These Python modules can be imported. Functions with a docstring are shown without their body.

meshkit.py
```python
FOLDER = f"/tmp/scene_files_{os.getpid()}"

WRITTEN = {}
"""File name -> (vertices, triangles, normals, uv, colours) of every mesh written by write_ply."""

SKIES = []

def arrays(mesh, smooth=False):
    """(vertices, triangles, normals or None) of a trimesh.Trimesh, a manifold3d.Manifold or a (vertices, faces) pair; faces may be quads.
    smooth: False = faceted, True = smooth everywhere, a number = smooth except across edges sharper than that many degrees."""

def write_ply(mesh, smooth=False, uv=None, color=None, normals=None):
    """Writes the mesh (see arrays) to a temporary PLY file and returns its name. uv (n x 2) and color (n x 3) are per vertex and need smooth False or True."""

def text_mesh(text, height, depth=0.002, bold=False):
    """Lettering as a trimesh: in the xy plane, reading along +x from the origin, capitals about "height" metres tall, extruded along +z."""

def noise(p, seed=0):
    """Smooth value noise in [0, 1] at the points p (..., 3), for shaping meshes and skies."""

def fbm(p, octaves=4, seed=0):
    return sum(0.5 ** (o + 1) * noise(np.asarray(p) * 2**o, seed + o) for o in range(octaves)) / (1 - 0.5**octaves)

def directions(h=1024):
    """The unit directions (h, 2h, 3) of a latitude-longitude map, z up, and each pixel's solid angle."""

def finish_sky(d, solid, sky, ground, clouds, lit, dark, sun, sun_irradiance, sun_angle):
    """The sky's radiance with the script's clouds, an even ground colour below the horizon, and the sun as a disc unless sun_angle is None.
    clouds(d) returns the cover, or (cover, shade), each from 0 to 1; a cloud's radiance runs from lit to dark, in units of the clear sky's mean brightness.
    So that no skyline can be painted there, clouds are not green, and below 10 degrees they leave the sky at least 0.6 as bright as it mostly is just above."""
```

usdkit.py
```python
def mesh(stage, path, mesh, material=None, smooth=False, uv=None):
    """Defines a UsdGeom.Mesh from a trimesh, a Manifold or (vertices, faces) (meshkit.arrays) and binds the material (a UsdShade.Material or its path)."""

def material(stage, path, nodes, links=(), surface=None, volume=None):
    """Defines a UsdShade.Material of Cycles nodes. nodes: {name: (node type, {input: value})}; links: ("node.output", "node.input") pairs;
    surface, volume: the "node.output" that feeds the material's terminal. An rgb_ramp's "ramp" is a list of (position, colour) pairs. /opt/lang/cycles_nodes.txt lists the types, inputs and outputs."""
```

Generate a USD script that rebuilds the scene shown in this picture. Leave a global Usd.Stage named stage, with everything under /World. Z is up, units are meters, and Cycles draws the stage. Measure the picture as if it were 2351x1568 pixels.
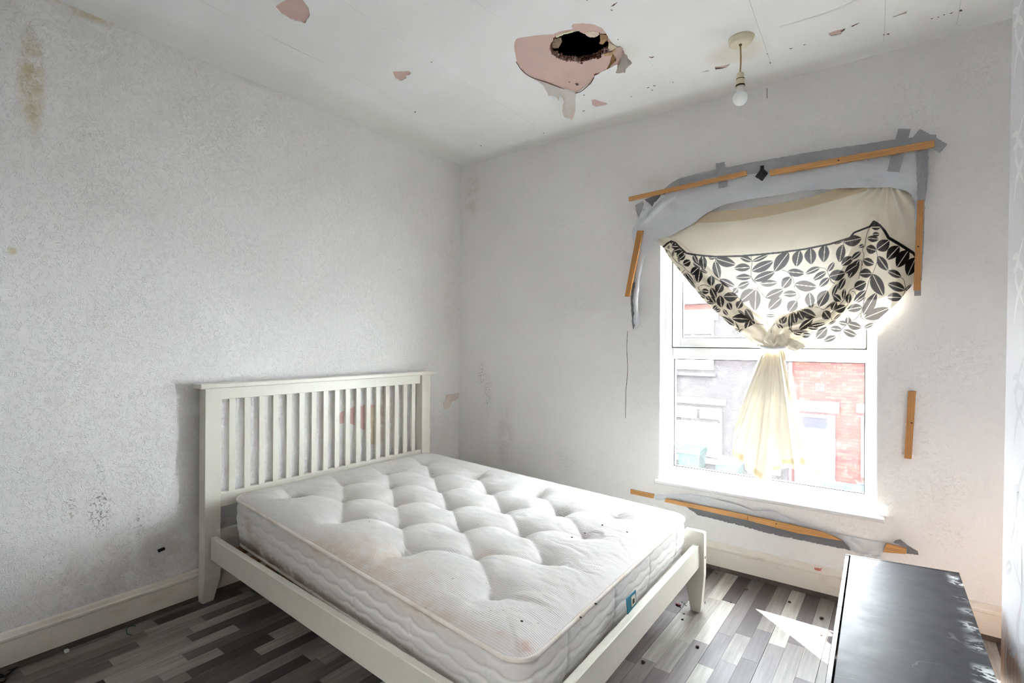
import math
import numpy as np, trimesh, shapely, manifold3d
from shapely.geometry import Polygon, LineString, Point, box as sbox
from pxr import Usd, UsdGeom, UsdLux, UsdShade, Gf, Sdf, Vt
import usdkit, meshkit

stage = Usd.Stage.CreateInMemory()
UsdGeom.SetStageUpAxis(stage, "Z")
UsdGeom.SetStageMetersPerUnit(stage, 1.0)
UsdGeom.Xform.Define(stage, "/World")
UsdGeom.Scope.Define(stage, "/World/Looks")

# ---------------------------------------------------------------- camera
PW, PH, FPX = 2351.0, 1568.0, 1167.41
YAW, PITCH, ROLL = 0.636954, 0.0011075, 0.004782
EYE = np.array([2.564075, -2.812322, 1.199048])
EXPOSURE = 2.62


def cam_dir(d):
    x, y, z = d
    c, s = math.cos(ROLL), math.sin(ROLL); x, z = x * c - z * s, x * s + z * c
    c, s = math.cos(PITCH), math.sin(PITCH); y, z = y * c - z * s, y * s + z * c
    c, s = math.cos(YAW), math.sin(YAW); x, y = x * c - y * s, x * s + y * c
    return np.array([x, y, z])


R_, F_, U_ = cam_dir((1, 0, 0)), cam_dir((0, 1, 0)), cam_dir((0, 0, 1))
cam = UsdGeom.Camera.Define(stage, "/World/camera")
cam.CreateHorizontalApertureAttr(36.0)
cam.CreateVerticalApertureAttr(36.0 * PH / PW)
cam.CreateFocalLengthAttr(36.0 * FPX / PW)
cam.CreateClippingRangeAttr((0.05, 500.0))
cam.CreateExposureAttr(EXPOSURE)
mm = Gf.Matrix4d(*[float(t) for r in ((*R_, 0), (*U_, 0), (*(-F_), 0), (*EYE, 1)) for t in r])
cam.AddTransformOp().Set(mm)

# ---------------------------------------------------------------- daylight: sky and sun (the sun stands over the roofs across the street)
SKY = UsdLux.DomeLight.Define(stage, "/World/sky")
SKY.CreateIntensityAttr(1.0)
SKY.CreateColorAttr(Gf.Vec3f(0.89, 0.95, 1.0))
SKY.CreateExposureAttr(1.4)
SUN = UsdLux.DistantLight.Define(stage, "/World/sun")
SUN.CreateIntensityAttr(4.2)
SUN.CreateNormalizeAttr(True)
SUN.CreateColorAttr(Gf.Vec3f(1.0, 0.95, 0.87))
SUN.CreateAngleAttr(0.6)
SUND = np.array([0.73, -0.643, -1.0]); SUND /= np.linalg.norm(SUND)
_z = -SUND; _x = np.cross([0, 0, 1.0], _z); _x /= np.linalg.norm(_x); _y = np.cross(_z, _x)
SUN.AddTransformOp().Set(Gf.Matrix4d(*[float(t) for r in ((*_x, 0), (*_y, 0), (*_z, 0), (0, 0, 8, 1)) for t in r]))

H = 2.5            # ceiling
rng = np.random.default_rng(7)


# ---------------------------------------------------------------- helpers: points on planes, meshes, prims, materials
def hit(u, v, axis, val):
    """The point of the plane axis = val that shows at (u, v) of the photograph."""
    d = cam_dir(((u - PW / 2) / FPX, 1.0, -(v - PH / 2) / FPX))
    return EYE + d * ((val - EYE[axis]) / d[axis])


def proj(X):
    d = np.asarray(X, float) - EYE
    x, y, z = d @ R_, d @ F_, d @ U_
    return np.array([PW / 2 + FPX * x / y, PH / 2 - FPX * z / y])


def rays(uv):
    uv = np.asarray(uv, float)
    return ((uv[:, 0] - PW / 2) / FPX)[:, None] * R_ + F_ - ((uv[:, 1] - PH / 2) / FPX)[:, None] * U_


def hits(uv, axis, val):
    d = rays(uv)
    t = (np.broadcast_to(val, len(d)) - EYE[axis]) / d[:, axis]
    return EYE + d * t[:, None]


def W(u, v, y=0.0): return hit(u, v, 1, y)
def L(u, v, x=0.0): return hit(u, v, 0, x)
def Fl(u, v, z=0.0): return hit(u, v, 2, z)


cat = trimesh.util.concatenate


def tm(v, f): return trimesh.Trimesh(np.asarray(v, float), np.asarray(f, int), process=False)


def hull(pts): return trimesh.convex.convex_hull(np.asarray(pts, float))


def bx(x0, x1, y0, y1, z0, z1, b=0.0):
    if b <= 0:
        m = trimesh.creation.box([x1 - x0, y1 - y0, z1 - z0])
        m.apply_translation([(x0 + x1) / 2, (y0 + y1) / 2, (z0 + z1) / 2])
        return m
    p = []
    for x, sx in ((x0, 1), (x1, -1)):
        for y, sy in ((y0, 1), (y1, -1)):
            for z, sz in ((z0, 1), (z1, -1)):
                p += [(x + sx * b, y + sy * b, z), (x + sx * b, y, z + sz * b), (x, y + sy * b, z + sz * b)]
    return hull(p)


def slab(quad, n, t, b=0.0):
    """A plank with the outline quad (k x 3, in one plane), thickness t along n, with edges chamfered by b."""
    q, n = np.asarray(quad, float), np.asarray(n, float)
    if b <= 0:
        return hull(np.vstack([q, q + n * t]))
    c = q.mean(0)
    inn = c + (q - c) * (1 - b / np.maximum(np.linalg.norm(q - c, axis=1, keepdims=True), 1e-6) * 1.4)
    return hull(np.vstack([q, q + n * (t - b), inn + n * t]))


def tube(path, r, sides=10, cap=True):
    p = np.asarray(path, float)
    t = np.gradient(p, axis=0); t /= np.linalg.norm(t, axis=1, keepdims=True) + 1e-12
    a = np.zeros_like(p); ref = np.array([0, 0, 1.0]) if abs(t[0, 2]) < .9 else np.array([1.0, 0, 0])
    a0 = np.cross(t[0], ref); a0 /= np.linalg.norm(a0)
    for i in range(len(p)):
        a0 = a0 - t[i] * (a0 @ t[i]); a0 /= np.linalg.norm(a0) + 1e-12; a[i] = a0
    b = np.cross(t, a); ang = np.arange(sides) * 2 * np.pi / sides
    r = np.broadcast_to(r, (len(p),))
    v = p[:, None] + r[:, None, None] * (np.cos(ang)[None, :, None] * a[:, None] + np.sin(ang)[None, :, None] * b[:, None])
    f = []
    for i in range(len(p) - 1):
        for j in range(sides):
            k = (j + 1) % sides
            f += [[i * sides + j, i * sides + k, (i + 1) * sides + k], [i * sides + j, (i + 1) * sides + k, (i + 1) * sides + j]]
    v = v.reshape(-1, 3)
    if cap:
        v = np.vstack([v, p[:1], p[-1:]]); n = len(p) * sides
        for j in range(sides):
            k = (j + 1) % sides
            f += [[n, k, j], [n + 1, (len(p) - 1) * sides + j, (len(p) - 1) * sides + k]]
    return tm(v, f)


def lathe(prof, c, n=40):
    """prof: (r, z) pairs; turned about the vertical through c."""
    prof = np.asarray(prof, float); a = np.arange(n) * 2 * np.pi / n
    v = np.stack([c[0] + prof[:, None, 0] * np.cos(a), c[1] + prof[:, None, 0] * np.sin(a), np.broadcast_to(c[2] + prof[:, None, 1], (len(prof), n))], -1).reshape(-1, 3)
    f = []
    for i in range(len(prof) - 1):
        for j in range(n):
            k = (j + 1) % n
            f += [[i * n + j, i * n + k, (i + 1) * n + k], [i * n + j, (i + 1) * n + k, (i + 1) * n + j]]
    return tm(v, f)


def smooth_path(pts, n=8, closed=False):
    """Catmull-Rom through pts."""
    p = np.asarray(pts, float)
    q = np.vstack([p[-1:], p, p[:2]]) if closed else np.vstack([2 * p[:1] - p[1:2], p, 2 * p[-1:] - p[-2:-1]])
    out = []
    for i in range(1, len(q) - 2):
        t = np.linspace(0, 1, n, endpoint=False)[:, None]
        a, b, c, d = q[i - 1], q[i], q[i + 1], q[i + 2]
        out.append(.5 * (2 * b + (c - a) * t + (2 * a - 5 * b + 4 * c - d) * t ** 2 + (3 * b - 3 * c + d - a) * t ** 3))
    if not closed:
        out.append(p[-1:])
    return np.vstack(out)


def rough(pts, step, amp, seed):
    """The outline pts with a torn, ragged edge."""
    r = np.random.default_rng(seed); ring = np.vstack([pts, pts[:1]]).astype(float); out = []
    for a, b in zip(ring[:-1], ring[1:]):
        n = max(1, int(np.linalg.norm(b - a) / step))
        for k in range(n):
            q = a + (b - a) * k / n
            out.append(q + (r.normal(size=2) * amp if k else r.normal(size=2) * amp * .3))
    return np.array(out)


def flat(poly, to3, t, n):
    """An extruded sheet: polygon in some 2-D frame, to3 maps its points to 3-D, thickness t along n."""
    m = trimesh.creation.extrude_polygon(poly, 1.0, engine="earcut")
    v = np.asarray(m.vertices); p = to3(v[:, :2]) + np.outer(v[:, 2] * t, n)
    g = tm(p, m.faces)
    if g.volume < 0:
        g.invert()
    return g


def polygon(pts):
    p = Polygon(pts)
    return p if p.is_valid else max(getattr(p.buffer(0), "geoms", [p.buffer(0)]), key=lambda g: g.area)


def grid_sheet(outline, step, depth, axis=1):
    """A cloth-like sheet: a fine grid of photograph points inside the outline, put on real planes by depth(uv)."""
    poly = polygon(outline); x0, y0, x1, y1 = poly.bounds
    xs, ys = np.arange(x0, x1 + step, step), np.arange(y0, y1 + step, step)
    gx, gy = np.meshgrid(xs, ys); uv = np.stack([gx.ravel(), gy.ravel()], 1)
    grown = poly.buffer(step * .75)
    ok = shapely.contains_xy(grown, uv[:, 0], uv[:, 1])
    inside = shapely.contains_xy(poly, uv[:, 0], uv[:, 1])
    snap = np.where(ok & ~inside)[0]
    ring = poly.exterior
    for i in snap:
        q = ring.interpolate(ring.project(Point(uv[i]))); uv[i] = (q.x, q.y)
    idx = -np.ones(len(uv), int); idx[ok] = np.arange(ok.sum())
    nx = len(xs); I, J = np.meshgrid(np.arange(len(ys) - 1), np.arange(nx - 1), indexing="ij")
    a, b, c, d = (I * nx + J).ravel(), (I * nx + J + 1).ravel(), ((I + 1) * nx + J + 1).ravel(), ((I + 1) * nx + J).ravel()
    f = np.vstack([np.stack([a, d, b], 1), np.stack([b, d, c], 1)])
    f = f[ok[f].all(1)]
    uv = uv[ok]; f = idx[f]
    used = np.unique(f); re = -np.ones(len(uv), int); re[used] = np.arange(len(used)); uv, f = uv[used], re[f]
    return uv, hits(uv, axis, depth(uv)), f


def thick(v, f, t):
    """Gives a sheet a thickness: a second skin t behind it along the mesh normals, and a rim."""
    m = tm(v, f); n = np.array(m.vertex_normals); back = v - n * t; k = len(v)
    e = np.sort(m.edges, axis=1); u, inv, cnt = np.unique(e, axis=0, return_inverse=True, return_counts=True)
    be = m.edges[cnt[inv.ravel()] == 1]
    rim = np.vstack([np.stack([be[:, 1], be[:, 0], be[:, 0] + k], 1), np.stack([be[:, 1], be[:, 0] + k, be[:, 1] + k], 1)])
    return tm(np.vstack([v, back]), np.vstack([f, f[:, ::-1] + k, rim]))


_taken = {}


def numbered(parent, name):
    key = (parent, name); k = _taken.get(key, -1) + 1; _taken[key] = k
    return f"{parent}/{name}" + (f"_{k:03d}" if k else "")


_org = {}


def thing(name, label=None, category=None, at=(0, 0, 0), group=None, kind=None):
    path = numbered("/World", name)
    x = UsdGeom.Xform.Define(stage, path); x.AddTranslateOp().Set(Gf.Vec3d(*map(float, at))); _org[path] = np.array(at, float)
    tagp(x.GetPrim(), label, category, group, kind)
    return path


def tagp(p, label=None, category=None, group=None, kind=None):
    for k, v in (("label", label), ("category", category), ("group", group), ("kind", kind)):
        if v: p.SetCustomDataByKey(k, v)


def part(parent, name, mesh, mat, smooth=False, label=None, kind=None, tint=None):
    """One mesh under a thing or a part, given in world coordinates."""
    path = numbered(parent, name)
    o = _org[parent]; _org[path] = o
    if isinstance(mesh, tuple): mesh = tm(*mesh)
    m = mesh.copy(); m.apply_translation(-o)
    g = usdkit.mesh(stage, path, m, mat, smooth=smooth)
    if tint is not None:
        for nm, val in tint.items():
            if np.ndim(val) == 2:
                UsdGeom.PrimvarsAPI(g).CreatePrimvar(nm, Sdf.ValueTypeNames.Color3fArray, "vertex").Set(Vt.Vec3fArray.FromNumpy(np.asarray(val, np.float32)))
            else:
                UsdGeom.PrimvarsAPI(g).CreatePrimvar(nm, Sdf.ValueTypeNames.FloatArray, "vertex").Set(Vt.FloatArray.FromNumpy(np.asarray(val, np.float32)))
    g.CreateDoubleSidedAttr(True)
    tagp(g.GetPrim(), label, None, None, kind)
    return path


def solo(name, mesh, mat, label=None, category=None, at=None, smooth=False, group=None, kind=None):
    """A thing that is one mesh."""
    path = numbered("/World", name)
    at = np.array(at if at is not None else (mesh.bounds.mean(0) * [1, 1, 0] + [0, 0, mesh.bounds[0, 2]]), float)
    m = mesh.copy(); m.apply_translation(-at)
    g = usdkit.mesh(stage, path, m, mat, smooth=smooth); g.AddTranslateOp().Set(Gf.Vec3d(*map(float, at))); _org[path] = at
    g.CreateDoubleSidedAttr(True)
    tagp(g.GetPrim(), label, category, group, kind)
    return path


class O(str):
    pass


class Mat:
    """A small builder of Cycles node graphs."""

    def __init__(s): s.nodes, s.links = {}, []

    def n(s, kind, out, **kw):
        k = f"n{len(s.nodes)}"; ins = {}
        for a, b in kw.items():
            if isinstance(b, O): s.links.append((str(b), f"{k}.{a}"))
            else: ins[a] = b
        s.nodes[k] = (kind, ins)
        return O(f"{k}.{out}")

    def pos(s): return s.n("geometry", "position")
    def scale(s, v, sc, rot=(0, 0, 0), loc=(0, 0, 0)): return s.n("mapping", "vector", vector=v, scale=sc, rotation=rot, location=loc)
    def noise(s, v, sc, detail=3.0, rough=.55, dist=0.0, out="fac"): return s.n("noise_texture", out, vector=v, scale=sc, detail=detail, roughness=rough, distortion=dist)
    def m(s, t, a, b=0.0, c=0.0): return s.n("math", "value", math_type=t, value1=a, value2=b, value3=c)
    def ss(s, v, a, b, lo=0.0, hi=1.0): return s.n("map_range", "result", range_type="smoothstep", value=v, from_min=a, from_max=b, to_min=lo, to_max=hi, clamp=True)
    def lin(s, v, a, b, lo=0.0, hi=1.0): return s.n("map_range", "result", value=v, from_min=a, from_max=b, to_min=lo, to_max=hi, clamp=True)
    def mix(s, f, a, b, t="mix"): return s.n("mix", "color", mix_type=t, fac=f, color1=a, color2=b)
    def bump(s, h, strength, dist, normal=None):
        kw = dict(height=h, strength=strength, distance=dist)
        if normal is not None: kw["normal"] = normal
        return s.n("bump", "normal", **kw)

    def blob(s, v, c, r, inner=.35):
        """1 near c, 0 beyond the radii r."""
        d = s.n("vector_math", "vector", math_type="subtract", vector1=v, vector2=c)
        d = s.n("vector_math", "vector", math_type="multiply", vector1=d, vector2=tuple(1 / t for t in r))
        ln = s.n("vector_math", "value", math_type="length", vector1=d)
        return s.ss(ln, 1.0, inner)

    def bsdf(s, color, rough=.6, spec=.5, normal=None, **kw):
        k = dict(base_color=color, roughness=rough, specular_ior_level=spec, **kw)
        if normal is not None: k["normal"] = normal
        return s.n("principled_bsdf", "BSDF", **k)

    def done(s, name, surface): return usdkit.material(stage, f"/World/Looks/{name}", s.nodes, s.links, surface=str(surface))


def lin(r, g, b):
    """An sRGB colour (0 to 255) as linear values."""
    return tuple(float(((c / 255 + .055) / 1.055) ** 2.4 if c > 10 else c / 255 / 12.92) for c in (r, g, b))


def plain(name, color, rough=.6, spec=.4, mott=0.0, scale=8.0, bump=0.0, bscale=60.0, **kw):
    m = Mat(); p = m.pos(); c = color
    if mott:
        f = m.noise(p, scale, 4.0)
        c = m.mix(m.lin(f, .3, .7), tuple(t * (1 - mott) for t in color), tuple(min(1, t * (1 + mott)) for t in color))
    nrm = m.bump(m.noise(p, bscale, 3.0), .5, bump) if bump else None
    return m.done(name, m.bsdf(c, rough, spec, nrm, **kw))

# ================================================================ materials of the shell
WHITE = lin(242, 241, 239)
D_STAIN, Y_STAIN, PINK = lin(52, 44, 40), lin(205, 188, 140), lin(214, 184, 174)


def wall_material(name, base, stains, rel=1.0, axis=0):
    """Painted embossed paper: short crinkled ridges, and stains with shapes of their own."""
    m = Mat(); p = m.pos()
    w = m.noise(p, 9.0, 2.0, out="color")
    q = m.n("vector_math", "vector", math_type="multiply_add", vector1=w, vector2=(.075, .075, .075), vector3=p)
    a = m.noise(q, 66.0, 1.5, .5, 1.2)
    ridge = m.ss(m.m("absolute", m.m("subtract", a, .5)), .055, .0)
    brk = m.ss(m.noise(p, 42.0, 1.0), .36, .54)
    ridge = m.m("multiply", ridge, brk)
    fine = m.noise(p, 190.0, 2.0)
    hgt = m.m("multiply_add", fine, .22, ridge)
    nrm = m.bump(hgt, .66 * rel, .0030)
    col = m.mix(m.lin(m.noise(p, 2.2, 4.0), .3, .75), tuple(t * .955 for t in base), base)
    sp = m.noise(p, 95.0, 3.0, .6, .6)
    for c, r, colr, amt, spotty in stains:
        b = m.blob(p, tuple(map(float, c)), r)
        if spotty:
            b = m.m("multiply", b, m.ss(sp, .5, .66))
        else:
            b = m.m("multiply", b, m.ss(m.noise(p, 14.0, 5.0, .65), .32, .62))
        col = m.mix(m.m("multiply", b, amt), col, colr)
    return m.done(name, m.bsdf(col, .72, .3, nrm))


def st(pts, f): return [(f(u, v), r, c, a, s) for u, v, r, c, a, s in pts]


WL = wall_material("wall_left_paper", WHITE, st([
    (72, 190, (.1, .05, .26), Y_STAIN, .8, False), (72, 160, (.1, .045, .22), lin(150, 130, 80), .35, True), (190, 20, (.1, .2, .05), Y_STAIN, .7, False),
    (228, 1175, (.1, .055, .13), D_STAIN, .8, True), (228, 1120, (.1, .03, .2), D_STAIN, .4, True), (322, 1195, (.1, .02, .1), D_STAIN, .7, True), (163, 1165, (.1, .03, .07), lin(120, 95, 70), .6, True),
    (110, 1170, (.1, .012, .07), D_STAIN, .4, True), (218, 728, (.1, .012, .05), lin(150, 130, 110), .6, True), (240, 742, (.1, .012, .05), lin(150, 130, 110), .6, True),
    (330, 1300, (.1, .55, .2), lin(206, 196, 186), .35, False), (210, 305, (.1, .1, .1), lin(190, 185, 160), .4, True), (28, 575, (.1, .02, .02), Y_STAIN, .8, False),
    (300, 1000, (.1, .5, .7), lin(214, 204, 198), .2, False), (880, 960, (.1, .1, .25), lin(190, 165, 130), .6, False), (1036, 660, (.1, .12, .7), lin(216, 206, 202), .2, False)], L), 1.0)
WB = wall_material("wall_back_paper", lin(241, 239, 238), st([
    (1085, 450, (.1, .1, .22), lin(206, 190, 172), .35, False), (1120, 900, (.05, .1, .2), D_STAIN, .45, True), (1105, 860, (.05, .03, .12), lin(150, 120, 100), .5, True),
    (1160, 1010, (.1, .3, .3), lin(206, 196, 196), .4, False), (1500, 420, (.1, .7, .06), lin(220, 212, 200), .4, False), 
    (2170, 1230, (.1, .12, .1), lin(190, 172, 155), .25, True), (1880, 370, (.1, .01, .01), D_STAIN, .5, False),
    (1300, 1060, (.1, .3, .12), lin(196, 196, 210), .4, True)], W), .55)
WP = plain("wall_plaster", lin(238, 237, 235), .75, .3)
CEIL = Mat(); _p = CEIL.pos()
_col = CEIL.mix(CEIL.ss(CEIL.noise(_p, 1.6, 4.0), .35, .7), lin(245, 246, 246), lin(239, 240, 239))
for c, r, colr, a in ((Fl(1690, 120, H), (.16, .13, .05), lin(222, 214, 190), .5), (Fl(1430, 120, H), (.12, .1, .05), lin(235, 236, 226), .5), ((.12, -1.2, H), (.2, 1.6, .05), lin(222, 218, 208), .35), ((1.4, -.05, H), (1.6, .12, .05), lin(214, 211, 204), .5)):  # long band by the left wall: soft cove shading put into the colour
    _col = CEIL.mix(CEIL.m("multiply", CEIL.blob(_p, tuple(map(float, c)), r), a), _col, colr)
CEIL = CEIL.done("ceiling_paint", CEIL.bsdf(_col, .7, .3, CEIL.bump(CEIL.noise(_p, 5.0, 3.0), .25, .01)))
BOARD = plain("pink_plasterboard", lin(214, 186, 176), .8, .2, .06, 6.0)
DARK = plain("loft_dark", lin(40, 30, 26), .95, .1)
CRUMB = plain("broken_plaster", lin(150, 112, 98), .95, .1, .5, 130.0, .01, 120.0)
GLOSSW = plain("white_gloss_paint", lin(236, 234, 226), .38, .5, .03, 5.0)
SKIRT = Mat(); _p = SKIRT.pos()
_f = SKIRT.m("multiply", SKIRT.ss(SKIRT.noise(SKIRT.scale(_p, (1, 1, 3)), 7.0, 5.0, .7), .52, .74), .38)
SKIRT = SKIRT.done("skirting_paint", SKIRT.bsdf(SKIRT.mix(_f, lin(230, 223, 211), lin(190, 166, 140)), .42, .5))
GAP = plain("old_floor_edge", lin(98, 90, 84), .8, .2, .3, 20)
UPVC = plain("white_plastic_frame", lin(242, 243, 246), .3, .5)
RUBBER = plain("black_rubber", lin(30, 32, 36), .6, .3)
SILLM = plain("window_board_paint", lin(222, 222, 222), .4, .5, .03, 9)

# ================================================================ walls
OX0, OX1, OZ0, OZ1 = 1.522, 2.528, .428, 1.80         # window opening
XR, YN = 3.25, -3.3
wb = cat([bx(-.12, OX0, 0, .152, -.12, 2.62), bx(OX1, XR + .1, 0, .152, -.12, 2.62), bx(OX0, OX1, 0, .152, -.12, OZ0), bx(OX0, OX1, 0, .152, OZ1, 2.62)])
wall_back = thing("wall_back", "white papered wall with the window in it", None, (1.5, 0, 0), kind="structure")
part(wall_back, "papered_face", wb, WB)
OUTB = plain("added_leaf_brick", lin(104, 62, 52), .95, .1, .15, 9)  # unseen outer leaf, added so dark brick cuts sun bounce onto the houses opposite
part(wall_back, "added_brick_leaf", cat([bx(-3, OX0 - .03, .153, .20, -2.66, 3.2), bx(OX1 + .03, 6, .153, .20, -2.66, 3.2), bx(OX0 - .03, OX1 + .03, .153, .20, -2.66, OZ0 - .05), bx(OX0 - .03, OX1 + .03, .153, .20, OZ1 + .03, 3.2)]), OUTB)
wall_left = thing("wall_left", "white embossed-paper wall behind the bed headboard", None, (0, -1.6, 0), kind="structure")
part(wall_left, "papered_face", bx(-.12, 0, YN - .1, .0, -.12, 2.62), WL)
# chimney breast on the right, a little out of plumb, with patterned paper
XW = 2.85
e1, e0 = L(2324.5, 20, XW), L(2298, 1500, XW)
ey = lambda z: e0[1] + (e1[1] - e0[1]) * (z - e0[2]) / (e1[2] - e0[2])
PAPER = Mat(); _p = PAPER.pos()
_z = PAPER.n("separate_xyz", "z", vector=_p)
_edge = PAPER.m("multiply_add", PAPER.noise(_p, 9.0, 4.0), .16, -.08)
_low = PAPER.ss(PAPER.m("add", _z, _edge), .40, .26)
_str = PAPER.noise(PAPER.scale(_p, (1, 1, .08)), 60.0, 3.0)
_brown = PAPER.mix(PAPER.lin(_str, .35, .65), lin(196, 150, 122), lin(150, 104, 78))
_c = PAPER.mix(_low, lin(212, 211, 216), _brown)
PAPER = PAPER.done("patterned_paper", PAPER.bsdf(_c, .45, .5, PAPER.bump(_str, .15, .002)))
wr = hull([(XW, ey(z), z) for z in (-.12, 2.62)] + [(XW + .5, ey(z), z) for z in (-.12, 2.62)] + [(x, YN - .1, z) for x in (XW, XW + .5) for z in (-.12, 2.62)])
wall_right = thing("wall_right", "chimney breast papered in silver-grey scroll pattern at right edge", None, (XW, -1.5, 0), kind="structure")
part(wall_right, "papered_face", wr, PAPER)
VINE = plain("scroll_print", lin(232, 233, 234), .35, .5)
VINE2 = plain("scroll_print_off_sheen", lin(198, 197, 202), .35, .5)  # darker copy of the print: its angle-dependent sheen is put into the colour


_rib = [0]


def ribbon(path_uv, w, mat):
    _rib[0] += 1
    P = hits(smooth_path(path_uv, 8), 0, XW)
    ok = P[:, 1] < np.array([ey(z) for z in P[:, 2]]) - .004
    ww = w * np.sin(np.linspace(.15, np.pi - .15, len(P))) ** .5
    d = np.gradient(P, axis=0); d /= np.linalg.norm(d, axis=1, keepdims=True) + 1e-9
    s = np.cross(d, [1, 0, 0]); a, b = P + s * ww[:, None], P - s * ww[:, None]
    for q in (a, b):
        q[:, 1] = np.minimum(q[:, 1], [ey(z) - .001 for z in q[:, 2]])
    top = np.array([-.00012 - .00001 * _rib[0], 0, 0]); v = np.vstack([a + top, b + top, a, b]); n = len(P); f = []
    for i in range(n - 1):
        if not (ok[i] or ok[i + 1]): continue
        f += [[i, n + i, i + 1], [n + i, n + i + 1, i + 1]]
    if f: part(wall_right, "printed_scroll", tm(v, f), mat)


def vine(off, flip=0, mat=None):
    q = lambda pts: [(2250 + x / 2.614, off + y / 2.614) for x, y in pts]
    mat = mat or VINE
    ribbon(q([(262, -40), (240, 50), (222, 110), (214, 200), (224, 262), (244, 310), (262, 370)]), .010, mat)
    ribbon(q([(260, 140), (262, 200), (252, 250), (236, 290), (218, 360), (205, 478)]), .012, mat)
    ribbon(q([(197, 88), (216, 74), (230, 96), (228, 125), (214, 148), (200, 168)]), .012, mat)
    ribbon(q([(228, 120), (244, 134), (258, 150)]), .010, mat)


for o_, mt in ((-5, VINE), (279, VINE), (560, VINE), (836, VINE2), (1090, VINE2)):
    vine(o_, mat=mt)
q = lambda pts: [(2200 + x / 2.762, 1000 + y / 2.762) for x, y in pts]
for pts, w_ in (([(330, 440), (352, 560), (338, 650), (348, 760)], .008), ([(408, 500), (378, 545), (385, 590), (415, 560)], .008), ([(350, 800), (392, 950), (402, 1060), (372, 1200), (388, 1330)], .008), ([(400, 700), (405, 900), (395, 1100), (365, 1330)], .006),
                ([(322, 1350), (340, 1320), (365, 1345), (350, 1390), (325, 1380)], .010), ([(380, 1420), (400, 1350), (425, 1380), (415, 1460), (385, 1450)], .012), ([(284, 1220), (310, 1320), (300, 1430), (318, 1540)], .006), ([(302, 830), (325, 800), (335, 840), (312, 868), (302, 845)], .008)):
    ribbon(q(pts), w_, VINE2)

wall_alcove = thing("wall_alcove", "plain alcove return wall behind the chimney breast", None, (XR, -.4, 0), kind="structure")
part(wall_alcove, "plaster_face", bx(XR, XR + .1, -1.2, 0, -.12, 2.62), WP)
wall_near = thing("wall_near", "plain white wall behind the camera", None, (1.5, YN, 0), kind="structure")
DX0, DX1 = 1.80, 2.60          # unseen doorway, added to let fill light in
part(wall_near, "plaster_face", cat([bx(-.12, DX0, YN - .1, YN, -.12, 2.62), bx(DX1, XR + .1, YN - .1, YN, -.12, 2.62), bx(DX0, DX1, YN - .1, YN, 2.03, 2.62)]), WP)
# landing and rooflight: unseen, added as soft fill light from behind
LX0, LX1, LY0 = 1.3, 3.2, YN - 1.3
landing = thing("added_landing", "white walls of an unseen landing added behind the camera for fill light", None, (1.6, YN - .7, 0), kind="structure")
SKX0, SKX1, SKY0, SKY1 = 2.0, 2.42, LY0 + .25, YN - .5
part(landing, "plaster_face", cat([bx(LX0 - .1, LX0, LY0, YN - .1, 0, 2.6), bx(LX1, LX1 + .1, LY0, YN - .1, 0, 2.6), bx(LX0 - .1, LX1 + .1, LY0 - .1, LY0, 0, 2.6), bx(LX0 - .1, LX1 + .1, LY0 - .1, YN - .1, -.12, 0)]), WP)
part(landing, "fill_rooflight_ceiling", cat([bx(LX0, SKX0, LY0, YN - .1, 2.5, 2.6), bx(SKX1, LX1, LY0, YN - .1, 2.5, 2.6), bx(SKX0, SKX1, LY0, SKY0, 2.5, 2.6), bx(SKX0, SKX1, SKY1, YN - .1, 2.5, 2.6)]), WP)

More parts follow.
